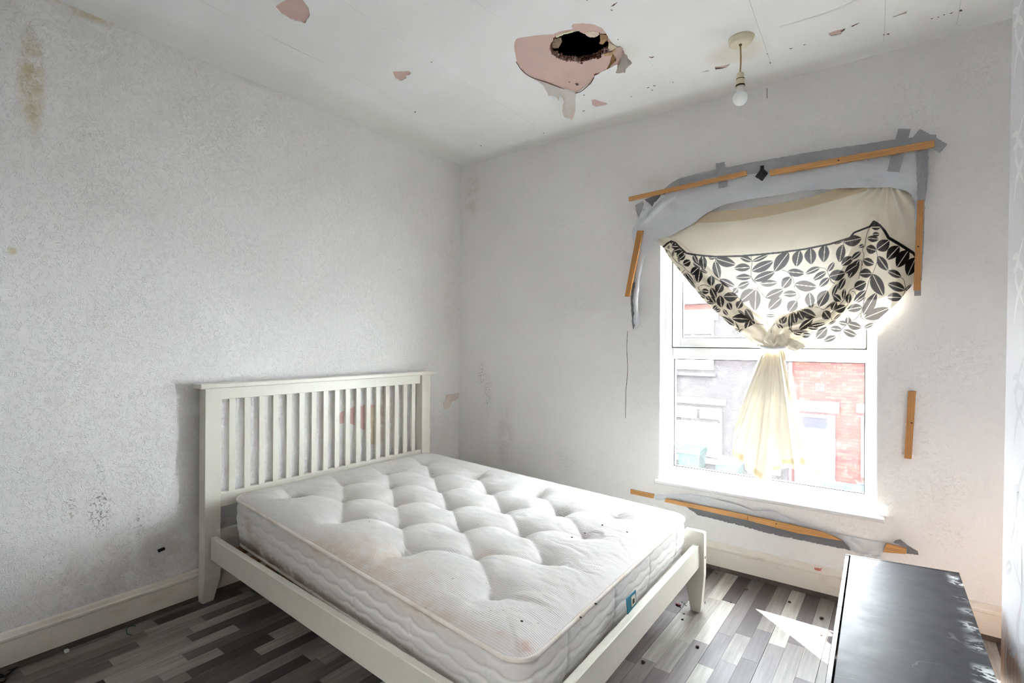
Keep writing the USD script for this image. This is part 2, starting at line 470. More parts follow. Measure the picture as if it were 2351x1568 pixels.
# torn paper patches on the left wall
def patch(parent, f, pts, mat, n, t=.0012, name="torn_patch", label=None, seed=1, step=3, amp=.5):
    part(parent, name, flat(polygon(rough(np.array(pts, float), step, amp, seed)), lambda a: hits(a, *f), t, np.array(n, float)), mat, label=label)


PINKP = plain("pink_plaster", lin(216, 184, 178), .85, .2, .08, 10)
TANP = plain("bare_backing_paper", lin(222, 208, 200), .85, .2, .08, 10)
c2 = lambda pts: [(720 + x / 5.226, 830 + y / 5.226) for x, y in pts]
patch(wall_left, (0, 0.0), c2([(300, 660), (320, 610), (450, 560), (480, 545), (560, 540), (640, 510), (740, 520), (750, 640), (740, 760), (640, 850), (560, 800), (490, 765), (400, 730), (320, 745)]), PINKP, (1, 0, 0), label="bare pink plaster where the paper is torn", seed=2)
patch(wall_left, (0, 0.0), c2([(660, 560), (760, 540), (790, 700), (760, 990), (680, 995), (690, 800)]), plain("tan_plaster", lin(212, 196, 172), .9, .2, .15, 12), (1, 0, 0), t=.002, seed=3)
patch(wall_left, (0, 0.0), c2([(1590, 400), (1745, 370), (1742, 440), (1700, 465), (1660, 480), (1640, 540), (1570, 580), (1555, 500), (1580, 470)]), TANP, (1, 0, 0), seed=4)
part(wall_left, "plug_hole", tube(smooth_path([L(363, 1265.5, .004), L(370, 1262, .006), L(377, 1259.5, .004)], 4), .007, 8), RUBBER, label="small black hole in the wall left of the bed")
# hairline crack left of the window
ck = hits(smooth_path([(1441, 760), (1439, 800), (1441, 850), (1437, 900), (1436, 960)], 5), 1, -.0004)
part(wall_back, "crack", tube(ck, .0014, 4), GAP)
ck = hits(smooth_path([(1761, 203), (1761, 226)], 5), 1, -.0004)
part(wall_back, "crack", tube(ck, .0014, 4), GAP)

# ================================================================ skirting boards
def skirting(name, label, path, height, into):
    """path: two points on the wall foot; into: direction into the room."""
    a, b = np.array(path[0], float), np.array(path[1], float); n = np.array(into, float)
    prof = [(0, .026), (.018, .026), (.018, height - .034), (.0225, height - .030), (.0225, height - .022), (.017, height - .017), (.012, height - .006), (.004, height), (0, height)]
    v, k = [], len(prof)
    for q_ in (a, b):
        v += [q_ + n * d + np.array([0, 0, z]) for d, z in prof]
    f = []
    for i in range(k):
        j = (i + 1) % k
        f += [[i, j, k + j], [i, k + j, k + i]]
    for i in range(1, k - 1): f += [[0, i + 1, i], [k, k + i, k + i + 1]]
    t = thing(name, label, None, (a + b) / 2, kind="structure")
    g = tm(v, f)
    if g.volume < 0: g.invert()
    part(t, "moulded_board", g, SKIRT, smooth=20)
    w = a * 0 + n
    p2 = [a + w * d + np.array([0, 0, z]) for d, z in ((0, .001), (.012, .001), (.012, .026), (0, .026))] + [b + w * d + np.array([0, 0, z]) for d, z in ((0, .001), (.012, .001), (.012, .026), (0, .026))]
    part(t, "dirty_gap_strip", hull(p2), GAP)
    return t


skirting("baseboard_left", "white moulded skirting board along the left wall", ((0, YN, 0), (0, 0, 0)), .145, (1, 0, 0))
bb = skirting("baseboard_back", "white moulded skirting board below the window", ((0, 0, 0), (XR, 0, 0)), .145, (0, -1, 0))
part(bb, "red_mark", flat(polygon(rough(np.array([(1870, 1303), (1888, 1305), (1884, 1311), (1872, 1310)], float), 3, .8, 5)), lambda a: hits(a, 1, -.0182), .0006, np.array([0, -1., 0])), plain("red_scuff", lin(206, 130, 118), .8, .2))

# ================================================================ ceiling: painted paper over pink board, with the hole
hc = lambda pts: np.array([(1150 + x / 5.809, 30 + y / 5.809) for x, y in pts], float)
s2 = lambda pts: np.array([(600 + x / 2.612, y / 2.612) for x, y in pts], float)
s3 = lambda pts: np.array([(1400 + x / 2.472, y / 2.472) for x, y in pts], float)
toxy = lambda uv: hits(uv, 2, H)[:, :2]
PEEL = rough(hc([(205, 345), (250, 330), (420, 305), (560, 290), (690, 285), (800, 240), (960, 213), (940, 175), (960, 145), (1080, 135), (1230, 150), (1350, 200), (1410, 280), (1430, 330), (1520, 440), (1570, 450), (1640, 530), (1640, 580), (1560, 680), (1400, 760), (1250, 840), (1240, 860), (1180, 950), (1010, 1065), (800, 1000), (420, 860), (290, 770), (210, 650), (180, 500), (180, 400)]), 4, .35, 11)
VOID = rough(hc([(640, 490), (660, 430), (720, 330), (800, 290), (900, 255), (1020, 245), (1090, 280), (1150, 320), (1250, 330), (1310, 290), (1400, 290), (1425, 330), (1445, 470), (1440, 520), (1340, 575), (1200, 640), (1050, 665), (900, 655), (780, 625), (690, 570)]), 2.2, .8, 12)
patches = [s2([(80, 40), (120, 15), (165, -10), (190, -60), (240, -60), (248, 0), (285, 50), (292, 90), (262, 140), (180, 118), (120, 85)]), s2([(785, 430), (885, 425), (897, 437), (890, 450), (868, 455), (870, 470), (835, 487), (800, 470)]),
           s2([(1980, 600), (2000, 595), (2040, 610), (2080, 622), (2060, 632), (2010, 642), (1983, 630)]), s3([(595, 380), (640, 374), (685, 362), (660, 385), (600, 395)]), s3([(1240, 190), (1290, 172), (1330, 165), (1310, 195), (1255, 205)]),
           s3([(1605, 95), (1690, 60), (1685, 75), (1610, 98)]), s3([(525, 406), (560, 399), (562, 406), (530, 411)])]
room = sbox(0, YN, XR, 0)
holes = [polygon(toxy(PEEL))] + [polygon(toxy(rough(p_, 3, .35, 20 + i))) for i, p_ in enumerate(patches)]
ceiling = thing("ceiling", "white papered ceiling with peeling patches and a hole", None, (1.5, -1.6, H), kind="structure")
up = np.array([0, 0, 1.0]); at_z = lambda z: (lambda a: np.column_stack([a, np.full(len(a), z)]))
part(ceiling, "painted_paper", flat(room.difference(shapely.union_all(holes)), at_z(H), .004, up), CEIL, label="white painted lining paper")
void = polygon(toxy(VOID))
part(ceiling, "plasterboard", flat(room.buffer(.1, join_style=2).difference(void), at_z(H + .004), .024, up), BOARD, label="bare pink plasterboard showing where the paper has come off")
# the crumbling cut edge of the board
vr = np.array(void.exterior.coords)[:-1]; rr = np.random.default_rng(3); crumbs = []
for i in range(len(vr)):
    for k in range(2):
        a = vr[i] + rr.normal(size=2) * .003; s = rr.uniform(.003, .008)
        g = trimesh.creation.icosphere(0, s); g.vertices = g.vertices * rr.uniform(.5, 1.3, 3) + [a[0], a[1], H + .004 + rr.uniform(.004, .024)]; crumbs.append(g)
part(ceiling, "crumbled_edge", cat(crumbs), CRUMB, kind="stuff", label="crumbling brown broken edge of the hole")
LATH = plain("old_lath", lin(176, 146, 110), .9, .2, .2, 30)
b0, b1 = void.bounds[:2], void.bounds[2:]
cav = cat([bx(b0[0] - .35, b1[0] + .35, b0[1] - .35, b1[1] + .35, H + .30, H + .32), bx(b0[0] - .37, b0[0] - .35, b0[1] - .35, b1[1] + .35, H + .028, H + .32), bx(b1[0] + .35, b1[0] + .37, b0[1] - .35, b1[1] + .35, H + .028, H + .32),
           bx(b0[0] - .35, b1[0] + .35, b0[1] - .37, b0[1] - .35, H + .028, H + .32), bx(b0[0] - .35, b1[0] + .35, b1[1] + .35, b1[1] + .37, H + .028, H + .32)])
part(ceiling, "loft_cavity", cav, DARK, label="dark cavity above the ceiling hole")
# rough brown lumps and paper scraps at the hole's rim
for pts, mt, nm, dz, sd in (([(665, 440), (720, 345), (800, 330), (815, 380), (770, 470), (700, 470)], plain("grey_debris", lin(150, 132, 112), .9, .2, .4, 60), "hanging_debris", .03, 1),
                            ([(1320, 290), (1410, 290), (1425, 350), (1360, 420), (1310, 410), (1330, 370)], LATH, "broken_lath", .012, 2),
                            ([(1440, 400), (1480, 420), (1560, 460), (1470, 500), (1430, 470)], plain("buff_paper", lin(206, 196, 170), .85, .2, .1, 40), "paper_scrap", -.004, 3),
                            ([(1380, 540), (1480, 520), (1530, 470), (1490, 560), (1380, 580)], LATH, "broken_lath", -.004, 4),
                            ([(1480, 580), (1500, 555), (1530, 640), (1480, 690), (1430, 750), (1415, 745), (1460, 660)], plain("brown_tear", lin(130, 98, 60), .9, .2, .3, 40), "brown_tear", .002, 5),
                            ([(1240, 820), (1330, 800), (1400, 755), (1340, 810), (1250, 850)], plain("brown_tear_edge", lin(126, 96, 72), .9, .2, .3, 40), "brown_tear", .002, 6),
                            ([(1540, 470), (1600, 460), (1640, 530), (1600, 590), (1560, 690), (1520, 700), (1540, 600), (1520, 520)], BOARD, "paper_scrap", -.006, 7),
                            ([(1110, 265), (1200, 240), (1300, 255), (1310, 290), (1250, 328), (1170, 320)], plain("cracked_rim", lin(226, 208, 190), .85, .2, .1, 40), "cracked_rim", .003, 8),
                            ([(730, 310), (820, 270), (950, 238), (1040, 238), (960, 256), (850, 285), (740, 330)], plain("pale_rim", lin(230, 232, 196), .85, .2, .1, 40), "pale_rim", .003, 9)):
    part(ceiling, nm, flat(polygon(rough(hc(pts), 2, .45, 40 + sd)), lambda a, z=H + dz: hits(a, 2, z), .004, up), mt)
rim = hits(smooth_path(hc([(1060, 640), (1150, 600), (1260, 580), (1340, 545), (1440, 510), (1540, 490)]), 6), 2, H + .012)
part(ceiling, "brown_fibre", tube(rim + rr.normal(size=rim.shape) * .004, .008, 6), plain("brown_fibre", lin(84, 52, 40), .95, .1, .5, 80))
part(ceiling, "ply_edge", tube(hits(smooth_path(hc([(205, 650), (290, 772), (420, 862), (620, 930), (800, 1000), (1010, 1066), (1180, 952), (1240, 862)]), 6), 2, H - .001), .0022, 5), plain("brown_paper_edge", lin(128, 92, 78), .9, .2))


def flap(fold, outline, drop, mat, label, seed, curl=.0):
    """A torn strip of lining paper hanging from the fold line."""
    a, b = Fl(*fold[0], H), Fl(*fold[1], H); e = (b - a) / np.linalg.norm(b - a)
    side = np.cross(e, [0, 0, 1.0]); side = side if side @ (EYE - a) < 0 else -side
    dn = np.array([0, 0, -1.0]) * math.cos(drop) + side * math.sin(drop); n = np.cross(e, dn); n = n if n @ (EYE - a) > 0 else -n
    o = rough(np.array(outline, float), 3, .5, seed)
    poly = polygon(o); x0, y0, x1, y1 = poly.bounds
    d = rays(o); t = ((a - EYE) @ n) / (d @ n); P = EYE + d * t[:, None]
    uv = np.column_stack([(P - a) @ e, (P - a) @ dn]); pg = polygon(uv)
    gx, gy = np.meshgrid(np.linspace(*pg.bounds[0::2], 26), np.linspace(*pg.bounds[1::2], 26)); pts = np.column_stack([gx.ravel(), gy.ravel()])
    pts = np.vstack([np.array(pg.exterior.coords)[:-1], pts[shapely.contains_xy(pg.buffer(-.002), pts[:, 0], pts[:, 1])]])
    from scipy.spatial import Delaunay
    tri = Delaunay(pts).simplices; tri = tri[shapely.contains_xy(pg, *pts[tri].mean(1).T)]
    y = pts[:, 1]; bend = curl * np.maximum(y, 0) ** 2 + .006 * np.sin(pts[:, 0] * 60 + y * 25) * np.clip(y / .05, 0, 1)
    v = a + np.outer(pts[:, 0], e) + np.outer(y, dn) + np.outer(bend, n)
    g = thick(v, tri, .0008)
    return part(ceiling, "paper_flap", g, mat, smooth=50, label=label)


FLAP = Mat(); FLAP = FLAP.done("torn_lining_paper", FLAP.n("mix_closure", "closure", fac=.25, closure1=FLAP.bsdf(FLAP.mix(FLAP.ss(FLAP.noise(FLAP.pos(), 9.0, 3.0), .45, .65), lin(232, 232, 228), lin(226, 208, 200)), .8, .2), closure2=FLAP.n("translucent_bsdf", "BSDF", color=lin(236, 226, 216))))
fl1 = flap(((1222, 178), (1324, 214)), hc([(420, 862), (620, 930), (800, 1000), (1008, 1068), (1000, 1110), (990, 1240), (960, 1400), (930, 1450), (920, 1410), (850, 1390), (820, 1290), (830, 1180), (810, 1100), (785, 1085), (770, 1165), (740, 1115), (630, 1105), (570, 970)]), .5, FLAP, "torn lining paper hanging in a point below the hole", 61)
fl2 = flap(((1418, 147), (1432, 122)), hc([(1560, 680), (1600, 600), (1640, 545), (1690, 560), (1735, 670), (1690, 740), (1640, 800), (1530, 800)]), .2, FLAP, "curled grey scrap of paper at the right of the hole", 62)
# small dark chips, nail holes and hairline cracks of the ceiling
CHIP = plain("ceiling_chip", lin(120, 98, 90), .9, .2)
chips = [s3([(220, 322), (238, 324), (255, 321), (242, 329), (230, 328)]), s3([(5, 38), (20, 25), (45, 12), (22, 34)]), s3([(2, 56), (16, 58), (10, 63)]), s3([(1820, 106), (1836, 102), (1828, 109)]), s3([(1858, 97), (1870, 95), (1864, 100)]), s3([(1893, 84), (1904, 82), (1898, 89)]), s3([(1928, 76), (1950, 70), (1936, 78)]),
         s3([(1980, 62), (1995, 54), (2004, 62), (1990, 66)]), s3([(888, 305), (899, 305), (894, 310)]), s3([(905, 354), (917, 356), (911, 362)]), s3([(1550, 194), (1560, 196), (1554, 201)]), s3([(1573, 193), (1588, 191), (1580, 198)]), s3([(1018, 276), (1040, 273), (1028, 279)]), s3([(1096, 255), (1114, 251), (1104, 257)]),
         s3([(1310, 178), (1335, 160), (1333, 172), (1318, 182)]), s3([(1370, 148), (1420, 128), (1400, 140), (1374, 153)]), s3([(246, 486), (262, 485), (252, 490)]), s3([(210, 498), (225, 495), (218, 500)]), s3([(234, 510), (248, 511), (240, 515)]), s3([(355, 465), (363, 466), (358, 471)]), s3([(118, 546), (126, 547), (121, 551)]),
         s2([(1015, 371), (1025, 371), (1021, 377)]), s2([(918, 669), (928, 671), (922, 676)]), s2([(1690, 795), (1697, 798), (1692, 801)]), s2([(1313, 872), (1322, 873), (1317, 878)]), s2([(1930, 568), (1941, 570), (1934, 574)]), s2([(1842, 490), (1852, 491), (1847, 497)]), s2([(1884, 503), (1900, 502), (1903, 511), (1890, 514)]), s2([(2135, 236), (2143, 237), (2138, 241)]),
         s2([(1925, 666), (1942, 663), (1934, 669)]), s2([(1950, 0), (1958, 1), (1953, 6)]), s3([(600, 388), (640, 386), (655, 383), (640, 389), (602, 393)])]
for i, c_ in enumerate(chips):
    part(ceiling, "paint_chip", flat(polygon(rough(c_, 1.5, .25, 80 + i)), lambda a: hits(a, 2, H - .0006), .0006, up), CHIP)
SEAM = plain("seam_crack_line", lin(206, 212, 222), .8, .2)  # grey-blue tone of the hairline cracks
SEAM2 = plain("seam_filler", lin(232, 232, 230), .8, .2)
for pts, mt, r_ in (([(1713, -20), (1745, 72), (1770, 146)], SEAM, .0008), ([(2033, -20), (2031, 60), (2028, 94)], SEAM, .0008), ([(2209, -20), (2200, 40), (2195, 57)], SEAM, .0008), ([(454, -2), (608, 78), (800, 173), (956, 260)], SEAM2, .0008), ([(780, -2), (1013, 151), (1230, 290)], SEAM2, .0007), ([(1085, -2), (1180, 65)], SEAM2, .0007), ([(1490, 140), (1530, 185)], SEAM2, .0007)):
    part(ceiling, "hairline_crack", tube(hits(smooth_path(pts, 6), 2, H), r_, 4), mt)
part(ceiling, "raised_seam", tube(hits(smooth_path([(1990, -10), (1900, 28), (1790, 62)], 6), 2, H + .001), .006, 8), CEIL)

# ================================================================ floor: laminate strips
BASEF = plain("floor_underlay", lin(60, 54, 52), .9, .2)
floor = thing("floor", "grey mottled laminate floor of narrow wood-print strips", None, (1.5, -1.6, 0), kind="structure")
part(floor, "underlay", bx(-.1, XR + .1, YN - .1, .05, -.12, -.006), BASEF)
tones = [lin(150, 145, 138), lin(132, 127, 122), lin(108, 101, 99), lin(76, 69, 69), lin(122, 116, 111), lin(164, 159, 151), lin(90, 83, 83), lin(140, 135, 128)]
FLOORM = []
for i, t_ in enumerate(tones):
    m = Mat(); p_ = m.pos()
    g_ = m.noise(m.scale(p_, (1, .05, 1)), 55.0 + 4 * i, 4.0, .6, .4); g2 = m.noise(m.scale(p_, (1, .3, 1), loc=(i * 3.1, i, 0)), 9.0, 4.0)
    c_ = m.mix(m.lin(g_, .32, .68), tuple(x * .72 for x in t_), tuple(min(1, x * 1.14) for x in t_))
    c_ = m.mix(m.m("multiply", m.ss(g2, .5, .75), .45), c_, lin(96, 84, 86))
    c_ = m.mix(m.m("multiply", m.ss(m.noise(p_, 18.0, 5.0, .7), .62, .78), .5), c_, lin(120, 112, 106))
    FLOORM.append(m.done(f"laminate_{i}", m.bsdf(c_, m.lin(g2, .3, .7, .42, .58), .32, m.bump(g_, .08, .001))))
sw, fr = .0605, np.random.default_rng(21)
cells = []
th = math.radians(-1.0); cs, sn = math.cos(th), math.sin(th)
for i in range(-1, 56):
    y = .06 - fr.uniform(0, .4)
    y0 = .05
    last = -1
    while y0 > YN - .05:
        ln_ = fr.uniform(.20, .46); y1 = max(y - ln_, YN - .06)
        k = int(fr.integers(len(tones)))
        while k == last: k = int(fr.integers(len(tones)))
        last = k
        x0, x1 = i * sw + .012, (i + 1) * sw + .012
        gl = .0012 if i % 3 == 0 else .0003
        rot = lambda x, yy: (x * cs - yy * sn, x * sn + yy * cs)
        q4 = [rot(x0 + gl, y0 - .0004), rot(x1 - .0003, y0 - .0004), rot(x1 - .0003, y1 + .0004), rot(x0 + gl, y1 + .0004)]
        pg = Polygon(q4).intersection(sbox(.001, YN, XR - .001, -.001))
        if pg.area > 1e-5 and pg.geom_type == "Polygon":
            c_ = np.array(pg.centroid.coords[0])
            seen = 0
            if (c_[1] - EYE[1]) > .15:
                pp = proj([c_[0], c_[1], 0])
                if -60 < pp[0] < PW + 20 and pp[1] < PH + 40 and not (.15 < c_[0] < 1.8 and -1.62 < c_[1] < -.55 and (pp[0] < 1500)):
                    seen = pg.area / ((c_[1] - EYE[1]) ** 2 + (c_[0] - EYE[0]) ** 2 + 1.4)
            cells.append((seen, pg, k))
        y0 = y1; y = y1
cells.sort(key=lambda c_: -c_[0])


def strip(pg):
    q_ = np.array(pg.exterior.coords)[:-1]
    return hull(np.vstack([np.column_stack([q_, np.zeros(len(q_))]), np.column_stack([q_, np.full(len(q_), -.006)])]))


rest = {}
for n_, (seen, pg, k) in enumerate(cells):
    if seen > 0 and n_ < 290: part(floor, "plank", strip(pg), FLOORM[k])
    else: rest.setdefault(k, []).append(strip(pg))
for k, ms in rest.items():
    part(floor, "hidden_planks", cat(ms), FLOORM[k], kind="stuff")

# ================================================================ window
GLASS = Mat()
_d = GLASS.pos()
_sm = GLASS.m("multiply_add", GLASS.ss(GLASS.noise(_d, 26.0, 5.0, .7), .5, .85), .020, .005)
_clear = GLASS.n("mix_closure", "closure", fac=GLASS.m("multiply_add", GLASS.m("power", GLASS.n("layer_weight", "facing", blend=.5), 5.0), .55, .03), closure1=GLASS.n("transparent_bsdf", "BSDF", color=(.97, .98, .98)), closure2=GLASS.n("glossy_bsdf", "BSDF", color=(1, 1, 1), roughness=.02))
GLASS = GLASS.done("window_glass", GLASS.n("mix_closure", "closure", fac=_sm, closure1=_clear, closure2=GLASS.n("translucent_bsdf", "BSDF", color=(.8, .82, .85))))
win = thing("window_1", "white plastic casement window above the bed's foot", None, (2.02, .1, OZ0), kind="structure")
FY0, FY1 = .085, .150
TZ0, TZ1 = 1.108, 1.178          # transom


def ring(x0, x1, z0, z1, w, y0, y1, b=.005):
    return cat([bx(x0, x0 + w, y0, y1, z0, z1, b), bx(x1 - w, x1, y0, y1, z0, z1, b), bx(x0 + w - b, x1 - w + b, y0, y1, z0, z0 + w, b), bx(x0 + w - b, x1 - w + b, y0, y1, z1 - w, z1, b)])


part(win, "frame", ring(OX0, OX1, OZ0 + .012, OZ1, .050, FY0, FY1), UPVC)
part(win, "transom", bx(OX0 + .045, OX1 - .045, FY0 - .002, FY1, TZ0, TZ1, .008), UPVC)
part(win, "opening_sash", ring(OX0 + .046, OX1 - .046, TZ1 - .004, OZ1 - .046, .052, FY0 - .008, FY1 - .012, .007), UPVC)
part(win, "glass_pane", bx(OX0 + .05, OX1 - .05, .112, .116, OZ0 + .06, TZ0 + .002), GLASS)
part(win, "glass_pane", bx(OX0 + .095, OX1 - .095, .106, .110, TZ1 + .046, OZ1 - .095), GLASS)
part(win, "gasket", ring(OX0 + .0495, OX1 - .0495, OZ0 + .0615, TZ0 + .0005, .004, .104, .112, 0), RUBBER)
part(win, "gasket", ring(OX0 + .0975, OX1 - .0975, TZ1 + .0475, OZ1 - .0975, .0035, .098, .106, 0), RUBBER)
part(win, "sash_joint", ring(OX0 + .0435, OX1 - .0435, TZ1 - .0065, OZ1 - .0435, .003, FY0 - .003, FY0 + .01, 0), RUBBER)
part(win, "window_sill", cat([bx(1.505, 2.556, -.034, .0, OZ0 - .022, OZ0 + .002, .006), bx(OX0 + .001, OX1 - .001, -.004, FY0 + .01, OZ0 - .004, OZ0 + .002)]), SILLM, label="white painted window board")
LINE = plain("painted_reveal", lin(240, 240, 243), .5, .4)
part(win, "reveal_lining", bx(OX0 - .001, OX0 + .004, .001, FY0 + .002, OZ0, OZ1), LINE)
part(win, "reveal_lining", bx(OX1 - .004, OX1 + .001, .001, FY0 + .002, OZ0, OZ1), LINE)
part(win, "reveal_lining", bx(OX0, OX1, .001, FY0 + .002, OZ1 - .004, OZ1 + .001), LINE)
hz = W(1775, 797, FY0 - .02)
part(win, "handle", cat([bx(hz[0] - .03, hz[0] + .03, FY0 - .02, FY0 - .004, TZ1 + .002, TZ1 + .024, .004), bx(hz[0] - .075, hz[0] + .055, FY0 - .034, FY0 - .02, TZ1 + .006, TZ1 + .021, .004)]), UPVC, label="white lever handle the curtain is tied to")
part(win, "handle_screw", lathe([(0, .003), (.006, .003), (.006, 0), (0, 0)], (hz[0] - .066, FY0 - .034, TZ1 + .0135), 12).apply_transform(trimesh.transformations.rotation_matrix(math.pi / 2, [1, 0, 0], (hz[0] - .066, FY0 - .034, TZ1 + .0135))), RUBBER)
INKP = plain("small_print", lin(120, 124, 132), .6, .3)

# ================================================================ bed
BEDW = Mat(); _p = BEDW.pos()
_c = BEDW.mix(BEDW.m("multiply", BEDW.ss(BEDW.noise(_p, 11.0, 5.0, .7), .6, .8), .25), lin(222, 219, 207), lin(192, 182, 158))
BEDW = BEDW.done("bed_white_paint", BEDW.bsdf(_c, .36, .5))
bed = thing("bed", "white painted double bed frame with slatted headboard", "bed", (.95, -1.13, 0))
X0, X1 = .018, .074                       # headboard back and front
HR = -.028                                # the headboard stands a little askew
hx = lambda y: (y + 1.78) * .020
PY0, PY1, QY0, QY1 = -1.786, -1.716, -.476, -.404


def sk(m):
    """Skews a headboard piece so that it follows the bed's slight turn."""
    v = np.array(m.vertices); v[:, 0] += (v[:, 1] + 1.78) * .020; m.vertices = v
    return m


def post(y0, y1, inner):
    """A square headboard post that tapers below the rail on its inner side."""
    z_t = .105
    up_ = bx(X0, X1 + .004, y0, y1, z_t, .982, .002)
    a0, a1 = (y0, y1 - .024) if inner > 0 else (y0 + .024, y1)
    low = hull([(x, y, z_t + .004) for x in (X0, X1 + .004) for y in (y0, y1)] + [(x, y, 0.0) for x in (X0, X1 - .012) for y in (a0, a1)])
    return sk(cat([up_, low]))


part(bed, "post", post(PY0, PY1, 1), BEDW)
part(bed, "post", post(QY0, QY1, -1), BEDW)
part(bed, "headboard_cap", sk(bx(X0 - .008, X1 + .020, PY0 - .026, QY1 + .026, .979, 1.003, .004)), BEDW)
part(bed, "top_rail", sk(bx(X0 + .022, X1 - .002, PY1 - .006, QY0 - .012, .925, .980, .002)), BEDW)
part(bed, "bottom_rail", sk(bx(X0 + .022, X1 - .006, PY1 - .004, QY0 + .004, .424, .490, .002)), BEDW)
part(bed, "lower_rail", sk(bx(X0 + .018, X1 - .006, PY1 - .004, QY0 + .004, .262, .316, .002)), BEDW)
for k in range(17):
    y = -1.6755 + k * .0704
    part(bed, "slat", sk(bx(X0 + .028, X1 - .012, y, y + .030, .486, .929, .0015)), BEDW)


def rail(a, b, z0, z1, t, outward):
    a, b = np.array(a), np.array(b); n = np.array(outward, float)
    return hull([(*(p_ - n * d_), z) for p_ in (a, b) for d_, z in ((0.0, z0), (0, z1 - .003), (.003, z1), (t - .003, z1), (t, z1 - .003), (t, z0))])


NA, NB = (.094, -1.766), (1.888, -1.864)
FA, FB = (.094, -.396), (1.886, -.452)
ZT, ZB = .305, .205
part(bed, "side_rail", rail(NA, NB, ZB, ZT, .026, (-.054, -.998)), BEDW)
part(bed, "side_rail", rail(FA, FB, ZB, ZT, .026, (-.021, .999)), BEDW)
part(bed, "foot_rail", rail((1.8945, -.494), (1.906, -1.842), ZB, ZT, .027, (1, .006)), BEDW)


def foot_leg(y0, y1):
    z_t = .165
    a = hull([(x, y, z) for x in (1.823, 1.912) for y in (y0, y1) for z in (z_t, .352)] + [(x, y, .358) for x in (1.829, 1.906) for y in (y0 + .005, y1 - .005)])
    b = hull([(x, y, z_t + .001) for x in (1.823, 1.912) for y in (y0, y1)] + [(x, y, 0) for x in (1.856, 1.897) for y in (y0, y1)])
    return cat([a, b])


part(bed, "leg", foot_leg(-.496, -.462), BEDW)
part(bed, "leg", foot_leg(-1.880, -1.846), BEDW)
BOLT = plain("dark_bolt", lin(60, 56, 50), .5, .5)
for y, z in ((-.4795, .245), (-.479, .045)):
    part(bed, "bolt", bx(1.9115, 1.9135, y - .004, y + .004, z - .006, z + .006, .001), BOLT)
SLATM = plain("slat_pine", lin(150, 112, 78), .7, .3, .2, 30)
for k in range(12):
    x = .17 + k * .145
    yn = -1.766 - .0546 * (x - .094) + .030; yf = -.432 - .0212 * (x - .094) - .030
    part(bed, "mattress_slat", bx(x - .035, x + .035, yn, yf, .226, .240, .002), SLATM)

# ================================================================ mattress
mattress = thing("mattress", "stained white tufted double mattress with ribbed stripe, lying bare on the bed", "mattress", (.97, -1.13, .24))
CN = dict(hn=(.094, -1.668), fn=(1.858, -1.812), ff=(1.838, -.496), hf=(.122, -.441))
TOPZ = lambda s: .470 - .048 * np.clip(s, 0, 1)


def quad(s, t):
    s, t = np.asarray(s)[..., None], np.asarray(t)[..., None]
    hn, fn, ff, hf = (np.array(CN[k]) for k in ("hn", "fn", "ff", "hf"))
    return (1 - s) * (1 - t) * hn + s * (1 - t) * fn + s * t * ff + (1 - s) * t * hf


def rounded(s, t, r=.07):
    """Maps the unit square to one with rounded corners."""
    a, b = s * 2 - 1, t * 2 - 1; rx, ry = r / .9, r / .66
    m_ = np.maximum(np.abs(a), np.abs(b)) + 1e-9
    ca, cb = np.clip(a, -(1 - rx) * m_, (1 - rx) * m_), np.clip(b, -(1 - ry) * m_, (1 - ry) * m_)
    da, db = (a - ca) / (rx * m_), (b - cb) / (ry * m_)
    ln_ = np.sqrt(da ** 2 + db ** 2); k = np.where(ln_ > 1, 1 / np.maximum(ln_, 1e-9), 1.0)
    both = (np.abs(da) > 0) & (np.abs(db) > 0)
    k = np.where(both, np.maximum(np.abs(da), np.abs(db)) / np.maximum(ln_, 1e-9), 1.0)
    return (ca + da * k * rx * m_ + 1) / 2, (cb + db * k * ry * m_ + 1) / 2


tufts = []
for k in range(1, 8):
    for t_ in ((.150, .37, .59, .812) if k % 2 else (.262, .48, .705)):
        tufts.append((k * .1222 + .002, t_))
tufts = np.array(tufts)
TL = tufts * [1.78, 1.31]
segs = []
for i in range(len(TL)):
    for j in range(i):
        d_ = TL[i] - TL[j]
        if abs(abs(tufts[i, 0] - tufts[j, 0]) - .1222) < .01 and abs(tufts[i, 1] - tufts[j, 1]) < .13: segs.append((TL[i], TL[j]))
nS, nT = 330, 250
S, T = np.meshgrid(np.linspace(0, 1, nS), np.linspace(0, 1, nT), indexing="ij")
s_, t_ = rounded(S, T)
XY = quad(s_, t_)
loc = np.stack([s_ * 1.78, t_ * 1.31], -1)
edge = np.minimum(np.minimum(S, 1 - S) * 1.78, np.minimum(T, 1 - T) * 1.31)
hgt = TOPZ(s_) + .034 * (1 - np.exp(-edge / .06)) - .004
wob = meshkit.fbm(np.stack([loc[..., 0] * 9, loc[..., 1] * 9, 0 * S], -1), 3, 5) - .5
wz = np.stack([loc[..., 0] + wob * .02, loc[..., 1] - wob * .02], -1)
dip = np.zeros_like(hgt)
tr = np.random.default_rng(4)
for q_ in TL:
    d_ = np.sqrt((((wz - q_) * [1, 1]) ** 2).sum(-1)); amp = tr.uniform(.9, 1.15) * (1.25 if abs(q_[0] - .745 * 1.78) < .06 and abs(q_[1] - .705 * 1.31) < .05 else 1)
    dip += amp * (.036 * np.exp(-(d_ / .060) ** 1.25) + .012 * np.exp(-(d_ / .016) ** 2))
cr = np.zeros_like(hgt)
for a_, b_ in segs:
    e_ = b_ - a_; l2 = e_ @ e_
    u_ = np.clip(((wz - a_) @ e_) / l2, 0, 1); pd = np.sqrt(((wz - a_ - u_[..., None] * e_) ** 2).sum(-1))
    cr = np.maximum(cr, .0125 * np.exp(-(pd / .020) ** 1.1) * (.55 + .45 * np.abs(2 * u_ - 1)))
